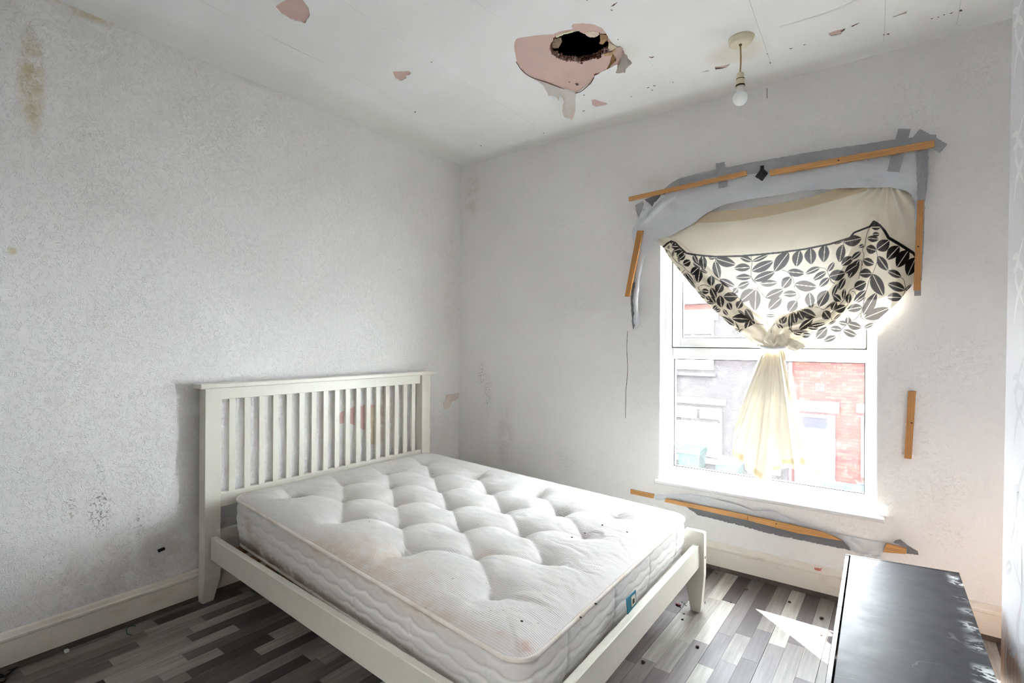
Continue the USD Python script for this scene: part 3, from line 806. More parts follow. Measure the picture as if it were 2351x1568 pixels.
# tucks running from the outer tufts to the edges
for q_ in TL:
    for dx, dy, ln_ in ((0, -1, .17), (0, 1, .20), (1, 0, .2), (-1, 0, .2)):
        if (dy < 0 and q_[1] > .25) or (dy > 0 and q_[1] < 1.0) or (dx > 0 and q_[0] < 1.45) or (dx < 0 and q_[0] > .3): continue
        b_ = q_ + np.array([dx, dy]) * ln_ + tr.normal(size=2) * .015; e_ = b_ - q_
        u_ = np.clip(((wz - q_) @ e_) / (e_ @ e_), 0, 1); pd = np.sqrt(((wz - q_ - u_[..., None] * e_) ** 2).sum(-1))
        cr = np.maximum(cr, .0095 * np.exp(-(pd / .018) ** 1.1) * (1 - u_))
fold = meshkit.fbm(np.stack([loc[..., 0] * 5, loc[..., 1] * 34 + wob * 6, 0 * S], -1), 3, 9) - .5
near_foot = np.clip((loc[..., 0] - 1.25) / .45, 0, 1)
wr_ = meshkit.fbm(np.stack([loc[..., 0] * 22, loc[..., 1] * 22, 0 * S], -1), 3, 15) - .5
Z = hgt + (-dip - cr) * np.clip(edge / .05, 0, 1) + (.010 * fold * near_foot + .005 * wr_) * np.clip(edge / .06, 0, 1)
top = np.concatenate([XY, Z[..., None]], -1)
v = top.reshape(-1, 3); f = []
I, J = np.meshgrid(np.arange(nS - 1), np.arange(nT - 1), indexing="ij"); a_ = (I * nT + J).ravel()
f.append(np.stack([a_, a_ + nT, a_ + nT + 1], 1)); f.append(np.stack([a_, a_ + nT + 1, a_ + 1], 1))
# border loop, then the quilted side wall
loop = np.concatenate([np.arange(nS) * nT, (nS - 1) * nT + np.arange(1, nT), np.arange(nS - 2, -1, -1) * nT + nT - 1, np.arange(nT - 2, 0, -1)])
bp = v[loop]; nb = len(loop)
cen = np.array([.97, -1.11]); tang = np.roll(bp[:, :2], -1, 0) - np.roll(bp[:, :2], 1, 0)
outn = np.stack([tang[:, 1], -tang[:, 0]], 1); outn /= np.linalg.norm(outn, axis=1, keepdims=True) + 1e-9
outn *= np.sign(((bp[:, :2] - cen) * outn).sum(1, keepdims=True))
for _ in range(8): outn = (np.roll(outn, 1, 0) + outn * 2 + np.roll(outn, -1, 0)) / 4
outn /= np.linalg.norm(outn, axis=1, keepdims=True)
arc = np.concatenate([[0], np.cumsum(np.linalg.norm(np.diff(bp[:, :2], axis=0), axis=1))])
NB_ = 40; rows = []
BOT = .2405
for k in range(1, NB_ + 1):
    w_ = k / NB_; z_ = bp[:, 2] + (BOT - bp[:, 2]) * w_
    depth_ = (bp[:, 2] - BOT) * w_
    bulge = .010 * math.sin(math.pi * min(1, w_ * 1.02)) - .016 * w_
    # quilting: wavy rows of shells and upright stitch lines
    ph = (w_ * .21) / .042; sh = np.abs(np.sin(np.pi * (arc / .115 + .5 * math.floor(ph))))
    q1 = np.abs((ph - math.floor(ph)) - .5 * (.35 + .65 * sh) - .1)
    quilt = .0055 * (1 - np.exp(-(q1 / .12) ** 1.2)) - .003
    seam = -.006 * np.exp(-(np.abs(((arc + .07) % .31) - .155) / .006) ** 1.2)
    ok_ = math.sin(math.pi * w_) ** .4
    rows.append(np.column_stack([bp[:, :2] + outn * (bulge + (quilt + seam) * ok_)[:, None], z_]))
side0 = len(v); v = np.vstack([v] + rows)
prev = loop
for k in range(NB_):
    cur = side0 + k * nb + np.arange(nb); nx_, px_ = np.roll(cur, -1), np.roll(prev, -1)
    f.append(np.stack([prev, px_, cur], 1)[:, ::-1]); f.append(np.stack([px_, nx_, cur], 1)[:, ::-1]); prev = cur
cap_i = len(v); v = np.vstack([v, [[.97, -1.12, BOT]]])
f.append(np.stack([prev, np.full(nb, cap_i), np.roll(prev, -1)], 1))
mm_ = tm(v, np.vstack(f))
TICK = Mat(); _p = TICK.pos()
_q = TICK.n("vector_math", "vector", math_type="multiply_add", vector1=TICK.noise(_p, 6.0, 2.0, out="color"), vector2=(.004, .008, .0), vector3=_p)
_wv = TICK.n("wave_texture", "fac", wave_type="bands", bands_direction="y", profile="sine", vector=TICK.scale(_q, (1, 1, 1), rot=(0, 0, .06)), scale=45.0, distortion=.0)
_nz = TICK.n("separate_xyz", "z", vector=TICK.n("geometry", "true_normal"))
_topm = TICK.ss(_nz, .45, .75)
_rib = TICK.m("multiply", _wv, _topm)
_base = TICK.mix(TICK.m("multiply", _rib, .4), lin(226, 223, 220), lin(208, 204, 201))
for c, r, colr, a_ in (((1.05, -1.735, .44), (.62, .055, .06), lin(203, 172, 144), .5), ((1.45, -1.78, .43), (.4, .05, .06), lin(200, 168, 142), .45), ((1.1, -1.66, .44), (.5, .12, .08), lin(214, 192, 170), .6), ((1.62, -1.02, .44), (.3, .3, .08), lin(224, 219, 222), .5), ((.60, -1.3, .44), (.5, .3, .08), lin(226, 220, 210), .5), ((1.39, -.84, .43), (.06, .06, .05), lin(150, 140, 132), .5),
                    ((1.84, -1.755, .43), (.05, .04, .03), lin(196, 128, 104), .5), ((1.74, -1.76, .43), (.06, .03, .03), lin(206, 160, 136), .45), ((1.47, -1.26, .42), (.06, .06, .05), lin(222, 196, 180), .5), ((1.42, -1.40, .43), (.06, .05, .05), lin(222, 200, 184), .6),
                    ((.5, -1.71, .27), (.75, .09, .045), lin(142, 104, 76), .8), ((.35, -1.70, .30), (.14, .09, .07), lin(160, 124, 92), .45), ((1.2, -1.77, .27), (.8, .09, .03), lin(160, 124, 96), .45), ((.28, -1.70, .36), (.06, .09, .08), lin(190, 165, 140), .5)):
    _base = TICK.mix(TICK.m("multiply", TICK.m("multiply", TICK.blob(_p, c, r, .2), TICK.ss(TICK.noise(_p, 17.0, 5.0, .7), .30, .62)), a_), _base, colr)
_base = TICK.mix(TICK.m("multiply", TICK.ss(TICK.noise(_p, 60.0, 3.0), .70, .76), .6), _base, lin(120, 104, 92))
TICK = TICK.done("mattress_ticking", TICK.bsdf(_base, .85, .2, TICK.bump(TICK.m("multiply_add", TICK.noise(_p, 320.0, 2.0), .25, _rib), .33, .0018), sheen_weight=.15))
part(mattress, "cover", mm_, TICK, smooth=True, label="ribbed white ticking with deep tufts and quilted sides")
PIPE = Mat(); _p = PIPE.pos()
PIPE = PIPE.done("mattress_piping", PIPE.bsdf(PIPE.mix(PIPE.m("multiply", PIPE.ss(PIPE.noise(_p, 8.0, 4.0, .6), .42, .66), .7), lin(234, 228, 220), lin(220, 205, 190)), .8, .2))


def piping(z_of, off, r):
    P = np.column_stack([bp[:, :2] + outn * off, z_of]); P = P[::3]; P = np.vstack([P, P[:1]])
    return tube(P, r, 8, cap=False)


part(mattress, "piping", piping(bp[:, 2] - .002, .004, .0065), PIPE, smooth=True)
part(mattress, "piping", piping(np.full(nb, BOT + .009), -.013, .0062), PIPE, smooth=True)
BTN = plain("tuft_felt", lin(206, 202, 190), .9, .2, .1, 60)
from scipy.interpolate import RegularGridInterpolator
zi = RegularGridInterpolator((np.linspace(0, 1, nS), np.linspace(0, 1, nT)), Z)
for q_ in tufts:
    xy = quad(q_[0], q_[1]); z_ = float(zi(q_))
    g = trimesh.creation.icosphere(1, .0075); g.vertices = g.vertices * [1, 1, .45] + [xy[0], xy[1], z_ + .001]
    part(mattress, "tuft", g, BTN, smooth=True)
# sewn label on the foot end
TAGB = plain("label_teal", lin(36, 126, 150), .6, .3); TAGW = plain("label_white", lin(216, 216, 196), .6, .3)
def foot_pt(u, w_): return hit(u, w_, 0, 1.884)
q_ = [foot_pt(*a) for a in ((1437, 1374), (1458, 1354), (1459, 1386), (1440, 1410))]
part(mattress, "label_tag", slab(q_, (1, 0, 0), .003), TAGB, label="teal and white maker's label on the foot end")
q_ = [foot_pt(*a) + np.array([.0025, 0, 0]) for a in ((1447, 1370), (1456, 1362), (1457, 1383), (1448, 1394))]
part(mattress, "label_print", slab(q_, (1, 0, 0), .0015), TAGW)
q_ = [foot_pt(*a) + np.array([.0035, 0, 0]) for a in ((1450, 1375), (1454, 1372), (1454, 1382), (1450, 1386))]
part(mattress, "label_mark", slab(q_, (1, 0, 0), .0012), RUBBER)
# dark crumbs lying on the mattress
for u, w_, lab in ((1313, 1237, "largest dark crumb lying among the tufts near the mattress middle"), (1343, 1217, "dark speck beside a tuft hollow towards the mattress foot"), (1383, 1210, "dark speck on the mattress nearest its window-side foot corner"), (1440, 1224, "dark speck on the ribbed ticking near the foot edge piping"), (1368, 1366, "dark crumb sitting on the foot-end piping above the teal label"), (1333, 1396, "dark crumb on the foot-end piping, left of the one above the teal label"), (1198, 1426, "dark speck near the stained near foot corner of the mattress")):
    X = Fl(u, w_, .445)
    ss_, tt_ = np.clip((X[0] - .094) / 1.77, 0.02, .98), np.clip((X[1] + 1.74) / 1.28, .02, .98)
    best = np.argmin(((XY - X[:2]) ** 2).sum(-1)); X[2] = Z.ravel()[best] + .001
    g = trimesh.creation.icosphere(1, .0036); g.vertices = g.vertices * [1.2, .9, .6] + X
    solo("debris_crumb", g, BOLT, lab, "debris")

# ================================================================ curtain tied to the window handle, its print traced as ink on the cloth
TILES = {1: (1500, 500), 2: (1650, 500), 3: (1800, 500), 4: (1940, 490), 5: (1560, 640), 6: (1700, 630), 7: (1840, 630), 8: (1920, 600)}
K = 10.455
LEAVES = {   # base x, base y, tip x, tip y, half width: enlarged photograph tiles
    1: [(960, 890, 1060, 1095, 60), (1180, 910, 1215, 1258, 100), (1490, 955, 1315, 965, 50), (1500, 980, 1975, 1120, 120), (1478, 1040, 1588, 1460, 100), (430, 640, 500, 560, 60), (430, 690, 640, 690, 55), (480, 800, 660, 740, 62), (560, 920, 740, 780, 75), (610, 1010, 770, 880, 60), (715, 1120, 895, 1030, 88), (908, 1352, 1110, 1170, 100), (950, 1060, 1140, 1190, 55), (1122, 1255, 1070, 1565, 95), (1125, 1235, 1310, 1330, 38), (1395, 1390, 1390, 1640, 95),
        (770, 1300, 990, 1580, 42), (730, 1320, 860, 1568, 40), (270, 770, 345, 840, 25), (345, 905, 405, 965, 25), (575, 1180, 640, 1275, 28), (470, 790, 480, 940, 30), (600, 900, 630, 1095, 26), (380, 660, 360, 760, 24), (690, 700, 790, 860, 45)],
    2: [(790, 1040, 505, 940, 72), (800, 1050, 1200, 880, 55), (755, 1190, 370, 1215, 98), (800, 1275, 1310, 1040, 118), (1675, 835, 1335, 1290, 150), (1940, 785, 1862, 1175, 128), (780, 1425, 403, 1435, 78), (850, 1500, 1348, 1295, 108), (1655, 1292, 2062, 1332, 98)],
    3: [(640, 730, 652, 1118, 142), (985, 650, 950, 1072, 132), (1410, 650, 1330, 1072, 112), (1410, 560, 1180, 620, 40), (1440, 580, 1865, 490, 135), (860, 1190, 513, 1345, 72), (1050, 1285, 1205, 1060, 62), (1010, 1300, 698, 1495, 78), (1085, 1410, 1470, 1320, 132), (1645, 945, 1378, 1140, 100)],
    4: [(665, 500, 830, 500, 62), (540, 590, 815, 620, 78), (768, 865, 1060, 650, 145), (515, 820, 758, 890, 112), (1300, 790, 1010, 1105, 135), (1520, 890, 1245, 1295, 150), (1700, 1060, 1500, 1495, 150), (790, 1030, 1030, 1368, 112), (440, 1110, 700, 1215, 100), (640, 1440, 340, 1450, 112), (380, 920, 150, 1110, 62), (330, 1120, 90, 1560, 105), (300, 1230, 0, 1430, 100), (460, 765, 330, 810, 45), (850, 330, 620, 330, 80)],
    5: [(970, 15, 1335, 185, 88), (1400, 208, 1685, 80, 78), (1400, 235, 1295, 350, 75), (1795, 265, 1450, 560, 135), (1020, 125, 905, 340, 112), (535, 285, 712, 310, 70), (755, 220, 885, 475, 78), (1060, 425, 1412, 425, 116), (970, 405, 1010, 690, 95), (650, 410, 745, 520, 48), (735, 430, 860, 600, 70), (640, 560, 850, 590, 34), (1165, 570, 1245, 750, 72), (1495, 535, 1388, 722, 88), (905, 650, 805, 750, 50), (990, 740, 860, 790, 45), (1050, 735, 1165, 880, 46), (1000, 900, 1335, 1125, 62), (1685, 975, 1255, 945, 110), (1395, 745, 1570, 870, 32), (1690, 1000, 1600, 1240, 80), (1710, 1010, 1800, 1130, 70), (1590, 725, 1775, 1015, 88), (1300, 1190, 1475, 1265, 28), (1430, 1300, 1525, 1200, 40), (500, 375, 645, 465, 42), (225, 20, 395, 235, 36), (425, 310, 575, 375, 26), (1350, 1060, 1450, 1240, 22)],
    6: [(470, 225, 898, 190, 85), (1208, 70, 1003, 335, 118), (1300, 240, 1838, 300, 132), (612, 555, 1035, 358, 112), (1358, 465, 1008, 478, 86), (978, 560, 675, 840, 128), (1348, 638, 1148, 905, 128), (372, 370, 350, 875, 142), (605, 990, 855, 980, 48), (1265, 910, 1320, 1180, 95), (1390, 870, 1510, 1095, 85), (1470, 865, 1815, 1020, 115), (1410, 1315, 1745, 1060, 88), (1200, 940, 1200, 1340, 55), (980, 1180, 1095, 1000, 70), (960, 1050, 1000, 1190, 48), (1010, 1325, 890, 1190, 48), (1595, 1262, 2070, 1165, 52), (1600, 1268, 1890, 1295, 46), (1228, 1355, 1655, 1370, 36), (1255, 1385, 1510, 1445, 46), (1820, 1535, 2085, 1262, 112), (1475, 1480, 1700, 1440, 60), (1170, 1290, 1240, 1440, 40)],
    7: [(190, 435, 240, 812, 120), (625, 388, 415, 775, 142), (665, 88, 425, 303, 78), (540, 880, 680, 1070, 118), (832, 655, 735, 870, 78), (808, 865, 1065, 760, 102), (772, 488, 955, 645, 86), (1035, 340, 1010, 610, 50), (1150, 455, 1120, 705, 76), (1045, 90, 895, 385, 72), (1270, 325, 1552, 182, 122), (1550, 390, 1255, 665, 78), (1505, 540, 1305, 675, 50), (1458, 780, 1093, 850, 102), (1488, 965, 1795, 445, 132), (1518, 1045, 2105, 808, 138), (1710, -5, 1965, 512, 155), (1100, 1195, 880, 1150, 60), (1110, 1190, 1120, 1015, 78), (1110, 1185, 1445, 1272, 98), (965, 1328, 678, 1295, 78), (1000, 1338, 1345, 1482, 82), (830, 1490, 535, 1605, 72), (235, 1455, 0, 1450, 50), (1750, 1180, 1495, 1285, 52), (835, 1110, 645, 1205, 32), (955, 935, 760, 1105, 30), (870, 230, 740, 540, 55), (820, 640, 560, 830, 26)],
    8: [(1645, 685, 1235, 540, 112), (1570, 868, 1210, 862, 108), (1555, 372, 1233, 232, 88), (1660, 690, 1805, 545, 34), (1655, 690, 1720, 660, 26)],
}
STEMS = {
    1: [(1495, 950, 1490, 1040), (250, 760, 370, 800, 450, 930, 560, 1060, 700, 1150, 800, 1260, 950, 1380, 1010, 1568), (760, 1250, 670, 1330), (1395, 1390, 1480, 1450, 1620, 1540)],
    2: [(770, 920, 800, 1080, 780, 1250, 782, 1400, 830, 1520, 900, 1570), (1520, 1250, 1680, 1320, 1790, 1480, 1802, 1570)],
    3: [(850, 1190, 1000, 1230, 1080, 1390, 1130, 1500, 1200, 1568), (1415, 545, 1440, 680)],
    4: [(720, 250, 590, 340, 510, 560, 480, 760, 420, 870, 450, 1000, 420, 1200, 330, 1560), (760, 900, 780, 1100, 740, 1250, 660, 1450, 600, 1568), (1540, 370, 1640, 480), (310, 1100, 400, 1150, 400, 1300)],
    5: [(860, 0, 1100, 120, 1380, 210, 1500, 245, 1700, 220, 1880, 250, 2091, 470), (470, 180, 460, 240, 550, 360), (500, 165, 600, 150, 720, 190), (1340, 1050, 1440, 1230, 1450, 1290), (1180, 930, 1300, 1050), (1400, 430, 1560, 590)],
    6: [(255, 0, 270, 80, 390, 230, 420, 350, 500, 460, 610, 560, 650, 700, 655, 860, 640, 960), (640, 870, 570, 900, 560, 1000, 600, 1060), (660, 940, 780, 905, 900, 940, 1000, 945), (1180, 0, 1270, 130, 1290, 350, 1320, 520, 1360, 640, 1480, 850), (1290, 260, 1340, 370, 1420, 520, 1360, 610), (160, 1070, 350, 1170, 550, 1210), (400, 225, 480, 225), (870, 1160, 900, 1250, 980, 1330), (820, 1180, 740, 1300, 740, 1400), (640, 1140, 660, 1180)],
    7: [(1680, 0, 1620, 150, 1560, 380, 1500, 560, 1480, 750, 1430, 900, 1430, 1030, 1600, 1110, 1790, 1145), (1260, 330, 1170, 380, 1090, 520, 960, 680, 710, 940, 710, 1030, 740, 1110), (1120, 720, 980, 890), (1410, 930, 1330, 1040, 1190, 1140, 1100, 1190, 960, 1330, 920, 1450, 950, 1568), (1210, 410, 1270, 420, 1320, 510), (240, 1390, 350, 1568), (340, 780, 430, 800, 540, 840, 700, 730, 830, 650), (680, 100, 720, 180, 800, 220)],
    8: [(1540, 370, 1620, 450, 1655, 600, 1640, 740, 1590, 830), (690, 860, 600, 1300, 640, 1370)],
}
BAND = [(1522, 568), (1532, 559), (1541, 553.5), (1551, 557.5), (1561, 568), (1576, 581.5), (1590, 584), (1614, 587), (1641, 589), (1698, 588), (1736, 585), (1793, 579.5), (1850, 571.5), (1905, 560.5), (1951, 546), (1961, 534), (1997, 520), (2006, 510), (2013, 513), (2021, 518), (2031, 530), (2040, 546), (2064, 560), (2097, 581), (2103, 592)]
BODY = [(1500, 545), (1520, 520), (1560, 500), (1599, 505), (1632, 487), (1700, 480), (1800, 466), (1870, 450), (1925, 432), (1990, 424), (2040, 422), (2075, 425), (2096, 440), (2102, 480), (2104, 540), (2106, 600), (2109, 622), (2103, 640), (2095, 653), (2073, 680), (2058, 698), (2043, 710), (2021, 729), (2006, 745), (1993, 756), (1960, 774), (1930, 787), (1897, 796), (1870, 796), (1845, 797), (1815, 801), (1800, 798), (1775, 797), (1748, 797), (1726, 784), (1698, 766), (1683, 753), (1656, 727), (1643, 716), (1629, 701), (1617, 691), (1596, 665), (1575, 640), (1563, 625), (1545, 603), (1531, 582), (1523, 568), (1515, 562), (1508, 552)]
PRINT_END = [(1480, 560)] + BAND + [(2140, 600), (2140, 760), (2010, 790), (1900, 810), (1862, 794), (1826, 775), (1815, 758), (1790, 752), (1776, 768), (1765, 765), (1735, 742), (1706, 757), (1697, 766), (1650, 760), (1500, 600)]
KNOTC = np.array([1776.0, 796.0])


def seg_d(uv, pts):
    """Distance to a polyline, and which way along it (0 to 1)."""
    p = np.asarray(pts, float); best = np.full(len(uv), 1e9); at = np.zeros(len(uv)); ln_ = np.concatenate([[0], np.cumsum(np.linalg.norm(np.diff(p, axis=0), axis=1))])
    for i in range(len(p) - 1):
        e = p[i + 1] - p[i]; u = np.clip(((uv - p[i]) @ e) / (e @ e + 1e-9), 0, 1); d = np.linalg.norm(uv - p[i] - u[:, None] * e, axis=1)
        k = d < best; best[k] = d[k]; at[k] = (ln_[i] + u[k] * (ln_[i + 1] - ln_[i])) / ln_[-1]
    return best, at


def sm(x, a, b):
    t = np.clip((x - a) / (b - a), 0, 1); return t * t * (3 - 2 * t)


ROLL_L = [(1512, 556), (1545, 575), (1590, 622), (1640, 675), (1690, 725), (1735, 752), (1776, 790)]
ROLL_R = [(2004, 508), (1990, 560), (1968, 620), (1935, 680), (1890, 725), (1840, 742), (1800, 752), (1776, 790)]
ROLL_T = [(2040, 424), (2028, 470), (2012, 520), (2000, 600), (1975, 670)]


def c_depth(uv):
    """Metres behind (+) or before (-) the wall face at each photograph point of the curtain."""
    u, v = uv[:, 0], uv[:, 1]
    dk = np.linalg.norm(uv - KNOTC, axis=1)
    y = -.012 - .0 * u
    over = sm(v, 470, 640)
    y = y + .022 * np.exp(-(((u - 1760) / 170) ** 2)) * over                        # the panel sits back in the reveal
    y -= .060 * np.exp(-(((u - 2000) / 75) ** 2 + ((v - 665) / 75) ** 2))            # belly on the right
    d, a = seg_d(uv, ROLL_L); w = 15 + 10 * np.sin(np.pi * np.clip(a, 0, 1)); y -= .034 * np.sqrt(np.clip(1 - (d / (w * 1.35)) ** 2, 0, 1)) * sm(a, 0, .12)
    y -= .006 * np.cos(d / 4.2) * np.exp(-(d / 22) ** 2)
    d, a = seg_d(uv, ROLL_R); w = 20 + 6 * np.sin(np.pi * a); y -= .040 * np.sqrt(np.clip(1 - (d / (w * 1.25)) ** 2, 0, 1)) * sm(a, 0, .1)
    y -= .005 * np.cos(d / 3.4 + 1) * np.exp(-(d / 24) ** 2)
    d, a = seg_d(uv, ROLL_T); y -= .020 * np.exp(-(d / 10) ** 2) * (1 - .4 * a) * sm(a, .08, .4)
    # fine gathers fanning from the hanging point and from the knot
    an = np.arctan2(u - 2038, v - 405); r0 = np.hypot(u - 2038, v - 405)
    y -= .0065 * np.cos(an * 17 + .6) * np.exp(-(r0 / 150) ** 2) * sm(r0, 4, 40)
    an = np.arctan2(u - KNOTC[0], KNOTC[1] - v)
    y -= .0040 * np.cos(an * 15 + np.sin(an * 5) * 2) * np.exp(-(dk / 75) ** 2)
    y += .040 * np.exp(-(dk / 60) ** 2)
    p3 = np.column_stack([u / 60, v / 60, 0 * u]); y += .010 * (meshkit.fbm(p3, 3, 2) - .5) * sm(dk, 10, 60)
    p3 = np.column_stack([(u + v) / 30, (u - v) / 90, 0 * u]); y += .004 * (meshkit.fbm(p3, 3, 8) - .5)
    # where it hangs over the wall it stays in front of the wall
    side = np.maximum(sm(u, 2000, 2030), np.maximum(1 - sm(u, 1530, 1556), 1 - sm(v, 500, 545)))
    return np.minimum(y, .070) * (1 - side) + np.minimum(y, -.007) * side


def ink_of(uv):
    ink = np.zeros(len(uv)); order = np.argsort(uv[:, 0]); us = uv[order, 0]
    for t, (ox, oy) in TILES.items():
        for bx_, by_, tx_, ty_, w in LEAVES[t]:
            b, e = np.array([ox + bx_ / K, oy + by_ / K]), np.array([ox + tx_ / K, oy + ty_ / K]); w = w / K
            m = (b + e) / 2; r = np.linalg.norm(e - b) / 2 + w + 2
            i0, i1 = np.searchsorted(us, [m[0] - r, m[0] + r]); ii = order[i0:i1]; ii = ii[np.abs(uv[ii, 1] - m[1]) < r]
            d = e - b; ln_ = np.linalg.norm(d); d /= ln_; q = uv[ii] - b; s = q @ d / ln_; h = q @ np.array([-d[1], d[0]])
            bend = .10 * w * np.sin(np.pi * np.clip(s, 0, 1)); h = h - bend
            prof = w * np.sin(np.pi * np.clip(s, 0, 1) ** .9) ** .72
            leaf = np.clip((prof - np.abs(h)) / .8 + .5, 0, 1) * ((s > 0) & (s < 1))
            vein = np.clip((np.where(w > 4, .72, .45) - np.abs(h + .9 * bend)) / .5 + .5, 0, 1) * (s > .04) * (s < 1.02)
            ink[ii] = np.where(vein > 0, np.minimum(np.maximum(ink[ii], leaf), 1 - vein * (leaf > .3)), np.maximum(ink[ii], leaf))
    for t, (ox, oy) in TILES.items():
        for s_ in STEMS[t]:
            p = smooth_path(np.array(s_, float).reshape(-1, 2) / K + [ox, oy], 6)
            lo, hi = p.min(0) - 3, p.max(0) + 3
            ii = np.where((uv > lo).all(1) & (uv < hi).all(1))[0]
            if len(ii): ink[ii] = np.maximum(ink[ii], np.clip((.62 - seg_d(uv[ii], p)[0]) / .6 + .5, 0, 1))
    pe = Polygon(PRINT_END).buffer(0); ink *= shapely.contains_xy(pe, uv[:, 0], uv[:, 1])
    bd, ba = seg_d(uv, BAND); return np.maximum(ink, np.clip((2.1 + 1.6 * sm(ba, .80, .88) * (1 - sm(ba, .97, 1)) + 2.0 * np.exp(-((uv[:, 0] - 2010) / 10) ** 2) - bd) / .8 + .5, 0, 1))


curtain = thing("curtain", "cream curtain with black leaf print, knotted up and tied in front of the window", "curtain", W(1775, 797, .0))
def cloth(name, fac):
    m = Mat(); p_ = m.pos()
    ink_ = m.n("attribute", "fac", attribute="ink"); hem_ = m.n("attribute", "fac", attribute="hem")
    cream = m.mix(m.m("multiply", hem_, .8), lin(235, 226, 207), lin(212, 192, 156))
    dif = m.mix(ink_, cream, lin(20, 17, 16))
    tr_ = m.mix(hem_, m.mix(ink_, lin(246, 240, 226), lin(150, 146, 144)), lin(196, 168, 120))
    nr = m.bump(m.noise(p_, 500.0, 2.0), .15, .0008)
    return m.done(name, m.n("mix_closure", "closure", fac=fac, closure1=m.n("diffuse_bsdf", "BSDF", color=dif, normal=nr), closure2=m.n("translucent_bsdf", "BSDF", color=tr_)))


CLOTH = cloth("curtain_cloth", .045)
GATHER = cloth("curtain_cloth_gathered", .016)      # many layers of cloth lie behind one another here
uv, P, f = grid_sheet(BODY, 1.15, c_depth)
ink = ink_of(uv)
HB = [(1590, 522), (1600, 512), (1640, 511), (1700, 506), (1760, 497), (1850, 478), (1930, 456), (1990, 438), (1990, 424), (1925, 430), (1870, 448), (1800, 464), (1700, 478), (1632, 485), (1598, 503)]
def soft(pts, uv, w=1.2):
    g = Polygon(pts).buffer(0); q = shapely.points(uv); e = shapely.distance(g.exterior, q); i = shapely.contains_xy(g, uv[:, 0], uv[:, 1])
    return np.clip(.5 + np.where(i, e, -e) / w, 0, 1)


hem = soft(HB, uv)
part(curtain, "leaf_print_panel", (P, f), CLOTH, smooth=True, label="backlit cloth panel with leaf print and black border line", tint={"ink": ink, "hem": hem})
# the folded-over cloth behind the two rolls: a second and third layer
ROLLPOLY_L = [(1512, 556), (1541, 556), (1561, 570), (1578, 584), (1603, 608), (1626, 628), (1655, 650), (1682, 672), (1710, 698), (1730, 720), (1750, 737), (1768, 764), (1776, 792), (1745, 792), (1700, 763), (1658, 726), (1620, 690), (1580, 642), (1548, 602), (1526, 568)]
ROLLPOLY_R = [(1998, 522), (1987, 541), (1977, 557), (1967, 577), (1953, 597), (1938, 622), (1923, 650), (1911, 682), (1899, 700), (1882, 705), (1854, 708), (1815, 718), (1786, 736), (1776, 764), (1778, 792), (1830, 778), (1858, 762), (1901, 744), (1932, 719), (1948, 699), (1962, 661), (1973, 628), (1980, 600), (1987, 557), (2001, 526)]
RIGHTPOLY = [(2010, 516), (2035, 545), (2062, 562), (2094, 582), (2100, 610), (2090, 645), (2060, 690), (2048, 640), (2040, 590), (2020, 550)]
for pl, dy in ((ROLLPOLY_L, .020), (ROLLPOLY_R, .022), (RIGHTPOLY, .012)):
    uv2, P2, f2 = grid_sheet(pl, 5.0, lambda a, d=dy: np.minimum(c_depth(a) + d, np.where((a[:, 0] > 2010) | (a[:, 0] < 1530), -.003, .078)))
    part(curtain, "folded_layer", (P2, f2), CLOTH, smooth=True, tint={"ink": np.full(len(uv2), .25), "hem": np.zeros(len(uv2))})
# hanging tail
TAIL = [(1752, 797), (1758, 806), (1739, 829), (1720, 877), (1703, 925), (1689, 973), (1681, 1015), (1682, 1048), (1696, 1057), (1708, 1062), (1711, 1078), (1730, 1094), (1744, 1104), (1752, 1112), (1762, 1106), (1770, 1108), (1773, 1090), (1791, 1092), (1794, 1075), (1812, 1074), (1827, 1080), (1854, 1077), (1848, 1053), (1834, 994), (1817, 915), (1806, 846), (1802, 806), (1802, 797)]


def t_depth(uv):
    u, v = uv[:, 0], uv[:, 1]; w = (v - 790) / 300
    a = (u - 1778) / (14 + 82 * np.clip(w, 0, 1.1))
    y = .030 - .020 * np.clip(w, 0, 1) + .022 * np.sin(a * 7.5 + .8 + .6 * np.sin(w * 3)) * (.35 + .65 * np.clip(w, 0, 1)) + .007 * np.sin(a * 19 + w * 2)
    p3 = np.column_stack([u / 24, v / 90, 0 * u]); y += .012 * (meshkit.fbm(p3, 3, 31) - .5)
    return np.minimum(y, .072)


uv, P, f = grid_sheet(TAIL, 1.6, t_depth)
HEMS = [[(1680, 1033), (1709, 1046), (1709, 1060), (1680, 1047)], [(1712, 1061), (1752, 1088), (1748, 1100), (1710, 1072)], [(1770, 1073), (1792, 1068), (1792, 1078), (1770, 1083)], [(1795, 1055), (1850, 1052), (1853, 1066), (1795, 1065)]]
hem = np.zeros(len(uv))
for h_ in HEMS: hem = np.maximum(hem, soft(h_, uv, 3.0))
part(curtain, "hanging_tail", (P, f), GATHER, smooth=True, label="plain cream tail hanging below the knot", tint={"ink": np.zeros(len(uv)), "hem": hem})
